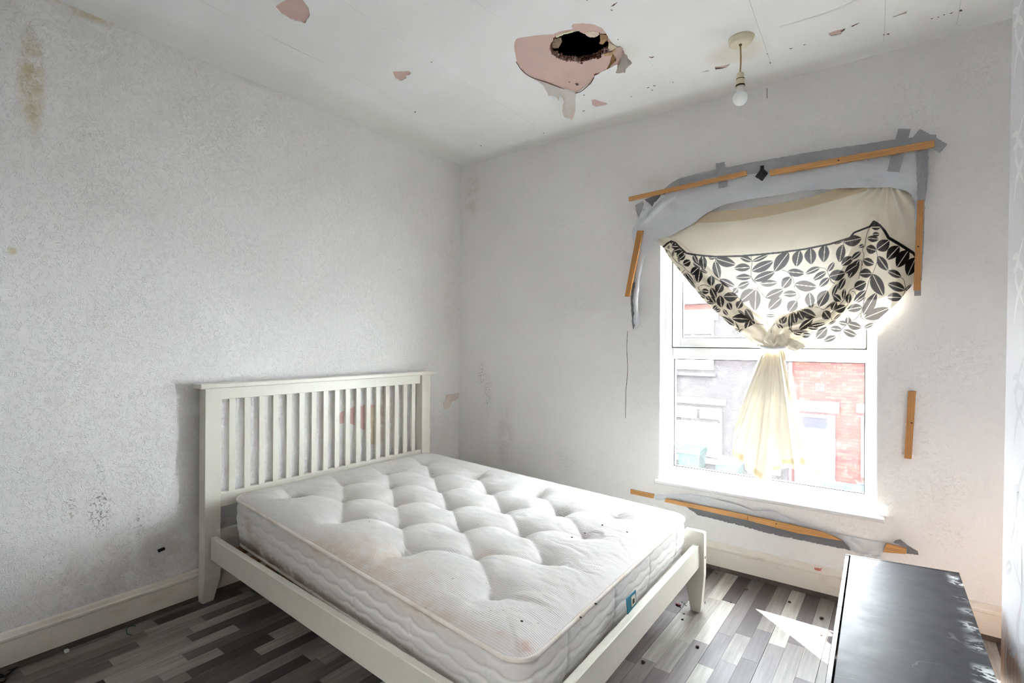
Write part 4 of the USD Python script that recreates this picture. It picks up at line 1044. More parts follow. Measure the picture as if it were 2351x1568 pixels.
# loose puff of cloth right of the knot, and the gathered knot itself
KN = [(1754, 776), (1764, 768), (1776, 770), (1790, 762), (1803, 768), (1812, 780), (1813, 792), (1806, 800), (1790, 799), (1770, 799), (1756, 796), (1750, 787)]
def k_depth(uv):
    u, v = uv[:, 0], uv[:, 1]; r = np.hypot((u - 1781) / 36, (v - 784) / 22)
    y = .020 - .030 * np.sqrt(np.clip(1 - r ** 2, 0, 1)); an = np.arctan2(u - 1780, 800 - v)
    return y + .004 * np.cos((u - v * .8) / 3.1) + .010 * (meshkit.fbm(np.column_stack([u / 12, v / 12, 0 * u]), 3, 3) - .5)
uv, P, f = grid_sheet(KN, 1.5, k_depth)
part(curtain, "knot", (P, f), GATHER, smooth=True, label="gathered cream knot around the window handle", tint={"ink": np.zeros(len(uv)), "hem": np.zeros(len(uv))})
PF = [(1802, 778), (1815, 776), (1830, 782), (1845, 790), (1850, 797), (1838, 801), (1824, 807), (1808, 801), (1803, 792)]
uv, P, f = grid_sheet(PF, 1.5, lambda a: .012 - .022 * np.sqrt(np.clip(1 - ((a[:, 0] - 1826) / 30) ** 2 - ((a[:, 1] - 792) / 18) ** 2, 0, 1)) + .014 * (meshkit.fbm(np.column_stack([a / 9, 0 * a[:, :1]]), 3, 5) - .5))
part(curtain, "loose_fold", (P, f), GATHER, smooth=True, tint={"ink": np.zeros(len(uv)), "hem": np.zeros(len(uv))})
tie = smooth_path(np.array([W(1744, 795, .022), W(1760, 799, -.004), W(1780, 800, -.012), W(1798, 799, -.006), W(1806, 797, .02)]), 6)
part(curtain, "tie_band", tube(tie, .0085, 8), UPVC, smooth=True, label="white tie band at the knot")

# ================================================================ torn grey sheeting, battens and tape round the window
SHEETM = Mat(); _p = SHEETM.pos()
SHEETM = SHEETM.done("grey_plastic_sheet", SHEETM.n("mix_closure", "closure", fac=.22, closure1=SHEETM.bsdf(SHEETM.mix(SHEETM.lin(SHEETM.noise(_p, 6.0, 4.0), .3, .7), lin(236, 238, 241), lin(224, 226, 231)), .42, .5, SHEETM.bump(SHEETM.noise(_p, 22.0, 4.0, .6, .8), .25, .006)), closure2=SHEETM.n("translucent_bsdf", "BSDF", color=lin(200, 204, 210))))
TAPE = Mat(); _p = TAPE.pos()
TAPE = TAPE.done("grey_cloth_tape", TAPE.bsdf(TAPE.mix(TAPE.lin(TAPE.noise(_p, 12.0, 4.0), .3, .7), lin(166, 167, 171), lin(150, 151, 155)), .45, .5, TAPE.bump(TAPE.noise(_p, 40.0, 3.0, .6, .8), .2, .004)))
TAPED = plain("dark_grey_sheet", lin(112, 113, 118), .45, .5, .08, 10, .01, 40)
BLACKT = plain("black_tape", lin(22, 22, 24), .5, .4)


def wrinkled(poly, step, base, amp, scale, seed, strips=()):
    """Sheet on the window wall: wrinkles stand out from the wall, never into it."""
    def dep(uv):
        n = meshkit.fbm(np.column_stack([uv / scale, 0 * uv[:, :1] + seed]), 4, seed)
        y = -base - amp * n
        for pts, w, a in strips:
            d, t = seg_d(uv, pts); y -= a * np.exp(-(d / w) ** 2) * np.sin(np.pi * np.clip(t, .02, .98)) ** .5
        return np.minimum(y, -.0015)
    uv, P, f = grid_sheet(rough(np.array(poly, float), 5, .45, seed), step, dep)
    return thick(P, f, .0008)


SH = [(1452.7, 758), (1449, 715), (1447.6, 685), (1452, 620), (1456, 570), (1449, 536), (1463, 508), (1474, 480), (1490, 462), (1519, 447), (1526, 438), (1540, 428), (1600, 414), (1717, 392), (1768, 385), (1960, 352), (2060, 336), (2110, 330), (2140, 338), (2131, 350), (2128, 433), (2122, 470), (2118, 560), (2114, 678), (2101, 678), (2102, 600), (2101, 542), (2098, 460), (2092, 447), (2077, 437), (2040, 430), (1990, 431), (1924, 431.6), (1859, 437), (1800, 446), (1740, 454), (1690, 464), (1652, 474), (1618, 491), (1601, 508), (1585, 517), (1563, 528.6), (1540, 541), (1512, 549), (1499, 559), (1488, 578), (1478, 597), (1473, 620), (1468, 641), (1466, 678), (1465, 709), (1470, 729), (1466, 746)]
sheet = thing("plastic_sheet", "torn pale grey plastic sheet hanging round the top of the window", "sheet", W(1780, 420, -.01))
part(sheet, "main_sheet", wrinkled(SH, 3.0, .026, .012, 34, 3, [([(1475, 515), (1520, 470), (1560, 440)], 5, .014), ([(1462, 520), (1490, 495), (1530, 452)], 4, .010), ([(1470, 600), (1458, 690), (1458, 750)], 5, .012), ([(1560, 480), (1640, 440)], 30, .006)]), SHEETM, smooth=60)
part(sheet, "top_fold", wrinkled([(1524, 434), (1540, 421), (1557, 411), (1600, 399), (1638, 391), (1700, 378), (1760, 367), (1860, 349), (1960, 334), (2060, 319), (2135, 311), (2146, 317), (2146, 330), (2060, 344), (2000, 354), (1860, 377), (1768, 394), (1716, 400), (1640, 408), (1560, 428), (1532, 438)], 4.0, .0365, .003, 26, 5, [([(1557, 414), (1700, 384), (1860, 353)], 2.5, .006)]), TAPE, smooth=60, label="darker folded top edge of the sheet")
part(sheet, "side_fold", wrinkled([(2104, 345), (2132, 343), (2131, 390), (2128, 433), (2124, 462), (2121, 560), (2114, 679), (2099, 680), (2100, 600), (2106, 480)], 4.0, .0370, .004, 22, 6, [([(2128, 350), (2118, 400), (2124, 450)], 2.5, .008)]), TAPE, smooth=60, label="darker folded right edge of the sheet")
part(sheet, "crumpled_corner", wrinkled([(1478, 470), (1495, 452), (1530, 440), (1527, 452), (1508, 470), (1492, 492), (1478, 508), (1466, 522), (1458, 534), (1449, 537), (1456, 520), (1466, 500), (1472, 486)], 2.0, .028, .016, 9, 7, [([(1470, 515), (1500, 475), (1522, 448)], 3, .012)]), SHEETM, smooth=60)
part(sheet, "dark_edge", wrinkled([(1452, 650), (1459, 648), (1456, 690), (1459, 720), (1457, 750), (1453, 757), (1449, 715), (1448, 685)], 2.0, .034, .006, 9, 8), TAPED, smooth=60)
part(sheet, "dark_tuck", wrinkled([(1480, 458), (1520, 444), (1532, 440), (1510, 462), (1500, 478), (1494, 470)], 2.0, .0375, .004, 9, 9), TAPED, smooth=60)

WOODX, WOODZ = [], []
for nm, lst, sc, tn in (("batten_wood_along", WOODX, (.06, 1, 1), lin(222, 164, 98)), ("batten_wood_upright", WOODZ, (1, 1, .06), lin(206, 146, 82))):
    for k in range(2):
        m = Mat(); p_ = m.pos()
        q_ = m.scale(p_, sc, loc=(k * 2.3, .4 * k, k))
        w_ = m.n("wave_texture", "fac", wave_type="rings", rings_direction="x" if nm.endswith("along") else "z", profile="sine", vector=m.scale(p_, (1.0, 1, 1)), scale=34.0 + 9 * k, distortion=2.6, detail=2.0, detail_scale=1.2)
        g_ = m.noise(q_, 130.0, 4.0, .6)
        c_ = m.mix(m.lin(w_, .1, 1.0), tuple(t * .80 for t in tn), tn); c_ = m.mix(m.m("multiply", m.lin(g_, .38, .68), .7), c_, tuple(t * .62 for t in tn))
        lst.append(m.done(f"{nm}_{k}", m.bsdf(c_, .42, .5, m.bump(g_, .1, .0006))))


def batten(quad, label, mat, y0=-.030, t=.013, nails=()):
    q_ = [W(*a, y0) for a in quad]
    c = np.mean(q_, 0)
    p_ = thing("wooden_batten", label, "batten", c)
    part(p_, "strip", slab(q_, (0, -1, 0), t, .0012), mat)
    for u, v in nails:
        g = trimesh.creation.icosphere(1, .003); g.vertices = g.vertices * [1, .4, 1] + W(u, v, y0 - t - .0003); part(p_, "nail_head", g, BLACKT)


batten([(1445, 453.5), (1715, 393.5), (1716, 403), (1446, 462.5)], "long slim wooden batten slanting up across the sheet's top left corner", WOODX[1], -.0445, .014)
batten([(1767, 392.5), (2144, 323.5), (2146, 338.5), (1769, 404.5)], "longest wooden batten, nailed along the sheet's top right edge", WOODX[0], -.0445, .013, [(1925, 368)])
batten([(2106, 461), (2121.5, 461), (2113, 667), (2097, 667)], "upright wooden batten at the curtain's right edge", WOODZ[0], -.0445, .013, [(2108, 566)])
batten([(1464.5, 530), (1478, 530), (1446.5, 681.5), (1436, 681.5)], "leaning upright wooden batten left of the window, below the crumpled sheet", WOODZ[1], -.0445, .012)
batten([(2085, 897.5), (2103, 898), (2092.5, 1053), (2076, 1051)], "lone short upright wooden batten on the bare wall right of the window", WOODZ[0], -.0005, .014, [(2093, 971)])
batten([(1449, 1122.5), (1503, 1134), (1501, 1143.5), (1449, 1132.5)], "short wooden batten end behind the mattress, left below the window sill", WOODX[0], -.0005, .012)
batten([(1530, 1143.5), (1718, 1181.5), (1717, 1193), (1527, 1151)], "wooden batten under the window sill, left one of the two butted end to end", WOODX[0], -.0215, .012)
batten([(1718.5, 1181.7), (1882, 1218), (1912, 1229), (1934, 1240), (1830, 1222.5), (1717.6, 1193.2)], "wooden batten under the window sill, right one of the two butted end to end", WOODX[1], -.0215, .012, [(1782, 1203)])
batten([(2035, 1246), (2081, 1258), (2080, 1270), (2028, 1266)], "short wooden batten stub poking out above the black cabinet", WOODX[0], -.014, .014)

lower = thing("plastic_sheet_remnant", "torn strip of pale and dark grey sheet left under the window sill", "sheet", W(1750, 1200, -.01))
part(lower, "pale_flap", wrinkled([(1498, 1140), (1508, 1134), (1522, 1137), (1545, 1133), (1593, 1135), (1641, 1144), (1696, 1159.5), (1731, 1173), (1779, 1173), (1813, 1189), (1858, 1208), (1937, 1228), (2006, 1242), (2037, 1247), (2033, 1256), (2030, 1266), (2020, 1277), (1990, 1274), (1965, 1270), (1945, 1252), (1925, 1235), (1882, 1216), (1718, 1183), (1600, 1158), (1532, 1146), (1515, 1150), (1503, 1146)], 3.0, .0022, .009, 22, 12, [([(1505, 1141), (1530, 1143)], 4, .01), ([(1950, 1240), (1980, 1262)], 8, .012), ([(1650, 1148), (1780, 1178)], 6, .008)]), SHEETM, smooth=60)
part(lower, "dark_fold", wrinkled([(1570, 1160), (1640, 1176), (1718, 1194), (1834, 1223), (1900, 1235), (1934, 1240), (1944, 1251), (1956, 1264), (1920, 1257), (1882, 1249), (1820, 1237), (1758, 1223), (1700, 1207), (1641, 1192), (1600, 1182)], 3.0, .010, .010, 24, 13), TAPED, smooth=60)
part(lower, "wrapped_end", wrinkled([(2051, 1245), (2058, 1240), (2067, 1238), (2081, 1249), (2092, 1256), (2107, 1265), (2109, 1274), (2096, 1273), (2081, 1271), (2082, 1258), (2068, 1252)], 2.0, .031, .010, 10, 14), TAPED, smooth=60, label="dark grey taped end over the batten stub")
part(lower, "curled_tail", wrinkled([(1968, 1268), (2006, 1274), (2022, 1277), (2028, 1290), (2034, 1298), (2008, 1292), (1990, 1286)], 2.5, .003, .02, 12, 15), SHEETM, smooth=60)


def tape(outline, label, mat=TAPE, y0=-.043, amp=.003, name="tape_strip", seed=1):
    o = rough(np.array(outline, float), 9, .25, seed)
    def dep(uv): return y0 - amp * meshkit.fbm(np.column_stack([uv / 9, 0 * uv[:, :1]]), 3, seed)
    uv, P, f = grid_sheet(o, 3.0, dep)
    solo(name, thick(P, f, .0007), mat, label, "tape", at=P.mean(0), smooth=60)


tape([(2062, 296), (2091, 296), (2078, 345), (2065, 396), (2037, 393), (2050, 345)], "long grey tape strip running down behind the longest batten near its right end", y0=-.0415, amp=.002, seed=2)
tape([(2113, 295.5), (2176, 331), (2157, 352), (2097, 314)], "slanting grey tape strip at the sheet's top right corner, past the batten's end", y0=-.0415, amp=.002, seed=3)
tape([(2135, 309), (2150, 309), (2151, 323), (2136, 323)], "tiny square grey tape scrap on the sheet's top right corner", y0=-.0440, amp=.0005, seed=4)
tape([(1643, 375), (1664, 371), (1671, 427), (1650, 432)], "short grey tape strip crossing behind the left top batten", y0=-.0415, amp=.002, seed=5)
tape([(1458, 471), (1476, 462), (1482, 484), (1473, 492), (1466, 500)], "small grey tape piece above the crumpled corner of the sheet", y0=-.030, amp=.006, seed=6)
tape([(1746, 381), (1754, 379.5), (1755, 389), (1764, 397), (1750, 416), (1733, 406), (1745, 391)], "black tape patch between the two top battens", BLACKT, -.0405, .004, "tape_patch", seed=7)

# ================================================================ pendant lamp
CREAM = plain("aged_cream_plastic", lin(226, 218, 192), .4, .5, .06, 30)
CREAM2 = plain("lampholder_plastic", lin(212, 200, 168), .42, .5, .06, 30)
px, py = Fl(1700, 88, H)[:2]
pend = thing("pendant_light", "bare white bulb hanging on a short brown flex from a cream ceiling rose", "ceiling light", (px, py, 2.24))
part(pend, "ceiling_rose", lathe([(0, -.026), (.040, -.026), (.0455, -.022), (.0465, -.004), (.0465, 0), (0, 0)], (px, py, H), 48), CREAM, smooth=30)
part(pend, "rose_pattress", lathe([(0, -.006), (.050, -.005), (.052, 0), (0, 0)], (px + .003, py + .003, H), 40), plain("rose_back_plate", lin(206, 196, 168), .5, .4), smooth=30)
part(pend, "cord_grip", lathe([(0, -.033), (.005, -.033), (.0065, -.026), (0, -.025)], (px, py, H), 16), plain("brown_grommet", lin(120, 96, 70), .6, .3), smooth=30)
part(pend, "cord", tube(smooth_path([(px, py, H - .03), (px + .002, py, H - .09), (px - .0005, py, H - .15)], 8), .0033, 8), plain("braided_brown_flex", lin(176, 146, 108), .8, .2, .3, 400), smooth=60)
part(pend, "lamp_holder", lathe([(0, 0), (.006, 0), (.0135, -.004), (.0150, -.010), (.0155, -.028), (.0165, -.029), (.0165, -.031), (.0160, -.032), (.0165, -.055), (.0175, -.058), (.0170, -.062), (0, -.062)], (px, py, H - .146), 32), CREAM2, smooth=30)
part(pend, "holder_ring", lathe([(.0150, -.0265), (.0169, -.0275), (.0169, -.0305), (.0150, -.0315)], (px, py, H - .146), 32), plain("dark_seam_ring", lin(80, 72, 56), .6, .3))
part(pend, "shade_ring", lathe([(.0150, -.053), (.0184, -.054), (.0184, -.0600), (.0150, -.0605)], (px, py, H - .146), 32), RUBBER)
BULBW = Mat(); BULBW = BULBW.done("opal_bulb", BULBW.bsdf(lin(240, 241, 240), .18, .5, subsurface_weight=.2, subsurface_scale=.01))
zb_ = H - .206
part(pend, "bulb_collar", lathe([(0, 0), (.0125, 0), (.0130, -.012), (.0145, -.020), (.0170, -.026), (0, -.026)], (px, py, zb_), 32), plain("bulb_base_plastic", lin(226, 222, 216), .4, .5), smooth=30)
a = np.linspace(.52, math.pi, 20); R_b = .0300
part(pend, "bulb_globe", lathe([(0, -.024)] + [(.0150, -.024)] + [(R_b * math.sin(t), -.0505 + R_b * 1.02 * math.cos(t)) for t in a], (px, py, zb_), 40), BULBW, smooth=True)

# ================================================================ black cabinet
CAB = Mat(); _p = CAB.pos()
_g = CAB.noise(CAB.scale(_p, (.25, 1, 1)), 34.0, 4.0); _s = CAB.noise(_p, 12.0, 5.0, .7)
_x = CAB.n("separate_xyz", "x", vector=_p)
_wear = CAB.noise(CAB.scale(_p, (.6, 1, 1), rot=(0, 0, -.55)), 46.0, 4.0, .65)
_grp = CAB.ss(CAB.noise(CAB.scale(_p, (0, 1, 0)), 5.6, 1.0), .47, .60)
_chip = CAB.m("multiply", CAB.m("multiply", CAB.ss(CAB.m("add", _x, CAB.m("multiply", _s, .03)), 2.735, 2.77), CAB.ss(_wear, .47, .54)), _grp)
_scr = CAB.ss(CAB.m("absolute", CAB.m("subtract", CAB.noise(CAB.scale(_p, (.5, 1, 1), rot=(0, 0, .5)), 7.0, 2.0, .5, .8), .5)), .006, .0)
_scr = CAB.m("multiply", _scr, CAB.ss(CAB.noise(_p, 9.0, 1.0), .52, .64))
_base = CAB.mix(CAB.lin(_g, .3, .7), lin(24, 25, 30), lin(40, 41, 48))
_base = CAB.mix(CAB.m("multiply", _scr, .5), _base, lin(110, 112, 122))
_dirt = CAB.m("multiply", CAB.ss(CAB.noise(CAB.scale(_p, (.5, 1, 1)), 16.0, 5.0, .7), .62, .74), .7)
_base = CAB.mix(_dirt, _base, lin(14, 14, 17))
_base = CAB.mix(_chip, _base, lin(226, 230, 228))
_ro = CAB.m("add", CAB.lin(_s, .3, .75, .38, .50), CAB.m("multiply", _chip, .3))
CAB = CAB.done("black_veneer", CAB.bsdf(_base, _ro, .34, CAB.bump(_g, .06, .001)))
cx0, cx1, cy0, cy1, cz = 2.449, 2.772, -1.92, -.560, .42
cab = thing("cabinet", "low black cabinet with a scuffed glossy top in the right foreground", "cabinet", ((cx0 + cx1) / 2, (cy0 + cy1) / 2, 0))


def shear_c(m):
    """The cabinet stands slightly turned: its back edge is not square to the wall."""
    v = np.array(m.vertices); v[:, 1] += (v[:, 0] - cx0) * .16 * np.clip((v[:, 1] - cy0) / (cy1 - cy0), 0, 1); v[:, 0] += (v[:, 1] + 1.4) * -.012; m.vertices = v
    return m


part(cab, "top_panel", shear_c(bx(cx0 + .016, cx1, cy0, cy1 - .010, cz - .018, cz, .0012)), CAB)
part(cab, "back_strip", shear_c(bx(cx0, cx1, cy1 - .0095, cy1, .03, cz + .0004, .001)), CAB)
part(cab, "side_panel", shear_c(bx(cx1 - .016, cx1 - .001, cy0, cy1 - .011, .03, cz - .0185, .001)), CAB)
part(cab, "end_panel", shear_c(bx(cx0 + .017, cx1 - .017, cy0, cy0 + .016, .03, cz - .0185, .001)), CAB)
GLOSSB = Mat(); _p = GLOSSB.pos(); GLOSSB = GLOSSB.done("gloss_black_edge", GLOSSB.bsdf(lin(44, 40, 44), GLOSSB.lin(GLOSSB.noise(_p, 20.0, 3.0), .3, .7, .18, .30), .6))
for k in range(3):
    ya = cy0 + k * (cy1 - .010 - cy0) / 3; yb = cy0 + (k + 1) * (cy1 - .010 - cy0) / 3
    d = part(cab, "drawer_front", shear_c(bx(cx0, cx0 + .0125, ya + .0005, yb - .0005, .05, cz - .001, .0012)), GLOSSB)
    part(d, "knob", shear_c(lathe([(0, 0), (.012, 0), (.012, .006), (.006, .012), (0, .012)], (0, 0, 0), 16).apply_transform(trimesh.transformations.translation_matrix((cx0 - .0005, (ya + yb) / 2, .25)) @ trimesh.transformations.rotation_matrix(-math.pi / 2, [0, 1, 0]))), GLOSSB)
part(cab, "plinth", shear_c(bx(cx0 + .02, cx1 - .02, cy0 + .01, cy1 - .02, 0, .03)), CAB)

# ================================================================ bits on the floor
rc = np.random.default_rng(17)
GRIT = plain("dark_grit", lin(58, 46, 42), .9, .2)
PINKG = plain("plaster_crumb", lin(190, 150, 140), .9, .2)


def crumb(u, v, s, label, mat=GRIT, group=None, flatn=.5):
    X = Fl(u, v, 0); g = trimesh.creation.icosphere(1, s); g.vertices = g.vertices * (rc.uniform(.6, 1.25, (len(g.vertices), 1))) * [rc.uniform(.8, 1.5), 1, flatn]
    g.vertices[:, 2] -= g.vertices[:, 2].min(); g.vertices += X
    solo("debris_crumb", g, mat, label, "debris", group=group)


crumb(1812.5, 1383.5, .0075, "dark round crumb on the floor nearest the window wall's skirting")
crumb(1886, 1421.5, .0100, "largest dark crumb, on the floor beside the black cabinet")
crumb(1713, 1354, .0090, "brownish crumb on the floor between bed leg and window wall", plain("brown_crumb", lin(112, 96, 86), .9, .2))
crumb(1557, 1390.5, .0090, "reddish dark crumb on the floor left of the bed's foot leg", plain("red_crumb", lin(84, 44, 44), .9, .2))
for u, v, lab in ((1571, 1387, "pair-leading grit speck right of the reddish crumb by the bed leg"), (1566, 1383, "grit speck just above the reddish crumb by the bed leg"), (1575, 1391, "outermost grit speck right of the reddish crumb by the bed leg"), (1562, 1395, "grit speck just below the reddish crumb by the bed leg")): crumb(u, v, .0030, lab)
for u, v, lab in ((1570.5, 1410, "small dark speck on the floor left of the bed's foot leg"), (1567, 1423, "small dark speck just in front of another, left of the bed's foot leg"), (1678, 1384, "small dark speck on the floor between foot leg and sun patch"), (1645, 1318, "small dark speck by the skirting right of the bed's foot leg")): crumb(u, v, .0042, lab)
crumb(1601, 1486.5, .0065, "dark crumb on the pale floor between bed and sun patch")
crumb(1477, 1522, .0085, "dark smear of grit on the floor below the bed's foot rail")
crumb(1884, 1458, .0050, "pale pinkish plaster crumb at the edge of the sun patch", PINKG)
X = Fl(153, 1497, 0); solo("plaster_chip", bx(X[0] - .009, X[0] + .009, X[1] - .007, X[1] + .007, 0, .010, .002), plain("white_chip", lin(236, 234, 226), .7, .3), "small white chip on the dark floor by the left skirting", "debris")
GREENW = plain("green_wire", lin(40, 84, 66), .5, .4)
solo("wire_loop", tube(smooth_path([(*Fl(u, v, .003)[:2], z) for u, v, z in ((312, 1437, .003), (300, 1441, .010), (291, 1449, .012), (292, 1456, .005), (302, 1458, .003))], 8), .0018, 6), GREENW, "thin green wire loop on the floor along the left skirting", "wire", smooth=60)
cb = thing("cable", "dark tangled cable lying in the bottom left floor corner", "cable", Fl(15, 1545, 0))
for pts in ([(-30, 1552), (6, 1541), (30, 1536), (46, 1527)], [(-30, 1560), (10, 1552), (40, 1530)], [(-20, 1548), (2, 1549), (14, 1556), (6, 1566), (-25, 1568)]):
    part(cb, "strand", tube(smooth_path([Fl(u, v, .004) for u, v in pts], 6), .0032, 6), BLACKT, smooth=60)
solo("plaster_flake", hull([Fl(20, 1529, .001), Fl(46, 1521, .001), Fl(47, 1526, .001), Fl(24, 1534, .001), Fl(30, 1526, .008)]), PINKG, "pale flake of plaster beside the cable in the floor corner", "debris")

# ================================================================ the street outside
YF = 11.9; GZ = -2.66
O2 = lambda u, v, y=YF: W(u, v, y)
PAVE = plain("pavement_slabs", lin(84, 84, 86), .9, .2, .1, 2)
solo("street", cat([bx(-16, 18, .21, 3.0, GZ - .2, GZ), bx(-16, 18, 3.0, 10.2, GZ - .3, GZ - .1), bx(-16, 18, 10.2, YF, GZ - .2, GZ)]), PAVE, "grey street and pavements below the window", "street", kind="structure")
HARL = Mat(); _p = HARL.pos()
HARL = HARL.done("pebbledash", HARL.bsdf(HARL.mix(HARL.lin(HARL.noise(_p, 16.0, 4.0, .8), .3, .7), lin(53, 50, 49), lin(40, 37, 37)), .95, .1, HARL.bump(HARL.noise(_p, 34.0, 3.0, .7), .8, .03)))
MORT = plain("mortar", lin(68, 45, 42), .95, .1, .1, 12)
BRK = []
for i, c_ in enumerate((lin(72, 36, 29), lin(68, 33, 27), lin(75, 42, 35), lin(62, 29, 27), lin(72, 39, 34))):
    BRK.append(plain(f"brick_{i}", c_, .9, .1, .16, 20))
STONEW = plain("painted_stone", lin(79, 79, 80), .8, .2)
UPV2 = plain("street_window_frame", lin(73, 73, 76), .5, .4)
PANE = Mat(); PANE = PANE.done("street_window_pane", PANE.bsdf(lin(44, 48, 53), .12, .6))
PANED = Mat(); PANED = PANED.done("street_dark_pane", PANED.bsdf(lin(31, 37, 45), .10, .6))
BLIND = Mat(); _p = BLIND.pos(); _x = BLIND.n("separate_xyz", "x", vector=_p)
BLIND = BLIND.done("vertical_blind", BLIND.bsdf(BLIND.mix(BLIND.ss(BLIND.m("fraction", BLIND.m("multiply", _x, 11.0)), .0, .25), lin(51, 55, 59), lin(63, 67, 69)), .35, .5))
SLATE = Mat(); _p = SLATE.pos()
SLATE = SLATE.done("slate_roof", SLATE.bsdf(SLATE.n("brick_texture", "color", vector=SLATE.scale(_p, (1, 1, 1), rot=(0, 0, 0)), color1=lin(48, 50, 59), color2=lin(38, 40, 50), mortar=lin(36, 37, 44), scale=1.0, brick_width=.3, row_height=.2, mortar_size=.012), .7, .3))
SILL2 = plain("slate_sill", lin(42, 37, 44), .85, .2)


def rect(u0, v0, u1, v1, y=YF):
    """World x and z spans of a facade rectangle from its corners in the photograph."""
    a, b = O2(u0, v0, y), O2(u1, v1, y)
    return a[0], b[0], min(a[2], b[2]), max(a[2], b[2])


def fbox(r, d0, d1, b=.0):
    return bx(r[0], r[1], YF - d1, YF - d0, r[2], r[3], b)


def fring(r, w, d0, d1):
    return cat([fbox((r[0], r[0] + w, r[2], r[3]), d0, d1), fbox((r[1] - w, r[1], r[2], r[3]), d0, d1), fbox((r[0] + w, r[1] - w, r[3] - w, r[3]), d0, d1), fbox((r[0] + w, r[1] - w, r[2], r[2] + w), d0, d1)])


XB = O2(1811, 900)[0]; EZ = 2.30
h1 = thing("street_house", "pinkish pebbledashed terraced house across the street, seen through the window's left half", "house", (XB - 3, YF, GZ))
part(h1, "wall", bx(-9, XB, YF, YF + .3, GZ, EZ), HARL)


def slope(x0, x1): return hull([(x0, YF - .25, EZ), (x1, YF - .25, EZ), (x0, YF - .25, EZ + .06), (x1, YF - .25, EZ + .06), (x0, YF + 4.2, EZ + 2.6), (x1, YF + 4.2, EZ + 2.6), (x0, YF + 4.2, EZ + 2.5), (x1, YF + 4.2, EZ + 2.5)])


part(h1, "roof", slope(-9, XB), SLATE)
part(h1, "gutter", bx(-9, XB, YF - .33, YF - .22, EZ - .02, EZ + .07, .02), plain("street_gutter", lin(61, 48, 50), .6, .3))
part(h1, "eaves_course", bx(-9, XB, YF - .06, YF + .01, EZ - .16, EZ - .02), BRK[2])
chim = part(h1, "ridge_tiles", bx(-9, XB, YF + 4.1, YF + 4.3, EZ + 2.55, EZ + 2.72, .03), SLATE)


def house_window(h, r, panes, pane_mat, lintel=None, sill=None):
    w = part(h, "window_frame", fring(r, .06, -.02, .04), UPV2)
    for p_, mt in zip(panes, pane_mat): part(w, "pane", fbox(p_, -.015, .012), mt)
    bars = []
    for p_ in panes:
        bars.append(fring((p_[0] - .035, p_[1] + .035, p_[2] - .035, p_[3] + .035), .035, -.01, .030 + .002 * len(bars)))
    part(w, "glazing_bars", cat(bars), UPV2)
    if lintel: part(h, "lintel", fbox(lintel, -.02, .05, .012), STONEW)
    if sill: part(h, "window_sill", fbox(sill, -.02, .12, .012), SILL2 if sill[3] > 0 else STONEW)


r = rect(1505, 738, 1639, 850)
house_window(h1, r, [rect(1510, 746, 1632, 764), rect(1510, 774, 1632, 843)], [PANE, PANE], rect(1490, 713, 1649, 736), rect(1500, 852, 1646, 865))
r = rect(1548, 930, 1658, 1062)
house_window(h1, r, [rect(1557, 937, 1597, 958), rect(1610, 938, 1652, 961), rect(1555, 966, 1653, 1049)], [PANE, PANE, BLIND], rect(1500, 906, 1667, 932), rect(1545, 1052, 1664, 1063))
for k in range(2):   # further windows of the row that shows between the curtain and the frame
    x_ = -4.6 - 2.6 * k
    house_window(h1, (x_, x_ + 1.2, -1.9, -.4), [(x_ + .1, x_ + 1.1, -1.8, -.5)], [PANE], (x_ - .15, x_ + 1.35, -.38, -.1), (x_ - .1, x_ + 1.3, -2.05, -1.92))

h2 = thing("street_house", "red brick terraced house with white door 26 across the street", "house", (XB + 3, YF, GZ))
part(h2, "mortar_wall", bx(XB, 8, YF, YF + .3, GZ, EZ), MORT)
part(h2, "roof", slope(XB, 8), SLATE)
part(h2, "gutter", bx(XB, 8, YF - .33, YF - .22, EZ - .02, EZ + .07, .02), BRK[0])
DR = rect(1826, 948, 1917, 1150); DR = (DR[0], DR[1], GZ + .1, DR[3])
LN = rect(1817, 917, 1927, 950); LN2 = rect(1966, 926, 2080, 955); WR = rect(1977, 957, 2075, 1108); WR = (WR[0], WR[1] + .1, WR[2], WR[3])
door = part(h2, "door", fbox((DR[0] + .07, DR[1] - .07, DR[2], DR[3] - .06), -.02, .02), plain("white_street_door", lin(74, 74, 79), .4, .4), label="white front door numbered 26")
part(h2, "door_frame", fring((DR[0], DR[1], DR[2] - .09, DR[3]), .07, -.02, .05), UPV2)
part(door, "transom_pane", fbox(rect(1837, 954, 1900, 985), -.01, .032), PANED)
for rr_ in ((1846, 1000, 1866, 1014), (1878, 1000, 1898, 1014), (1843, 1024, 1866, 1062), (1877, 1024, 1900, 1062), (1838, 1094, 1864, 1146), (1876, 1094, 1902, 1146)):
    part(door, "door_panel", fbox(rect(*rr_), .015, .034, .012), UPV2)
BRASS = plain("brass", lin(71, 53, 28), .4, .6)
part(door, "letterbox", fbox(rect(1856, 1077, 1886, 1085), .015, .035, .004), BRASS)
part(door, "knocker", cat([fbox(rect(1868.5, 1026, 1872.5, 1040), .015, .045, .003), fbox(rect(1866, 1031, 1875, 1035), .015, .04, .003)]), plain("brass_dull", lin(74, 61, 45), .4, .6))
nt = meshkit.text_mesh("26", .085, .006); q_ = O2(1889, 1087)
nt.apply_transform(trimesh.transformations.rotation_matrix(math.pi / 2, [1, 0, 0])); nt.apply_translation([q_[0], YF - .026, q_[2]])
part(door, "house_number", nt, plain("number_grey", lin(28, 28, 31), .5, .4), label="house number 26")
part(h2, "lintel", fbox(LN, -.02, .06, .015), STONEW)
arch_ = [(LN[0] + .12, LN[2]), (LN[0] + .45, LN[2] + .05), (LN[0] + .58, LN[2] + .085), (LN[0] + .75, LN[2] + .05), (LN[1] - .12, LN[2])]
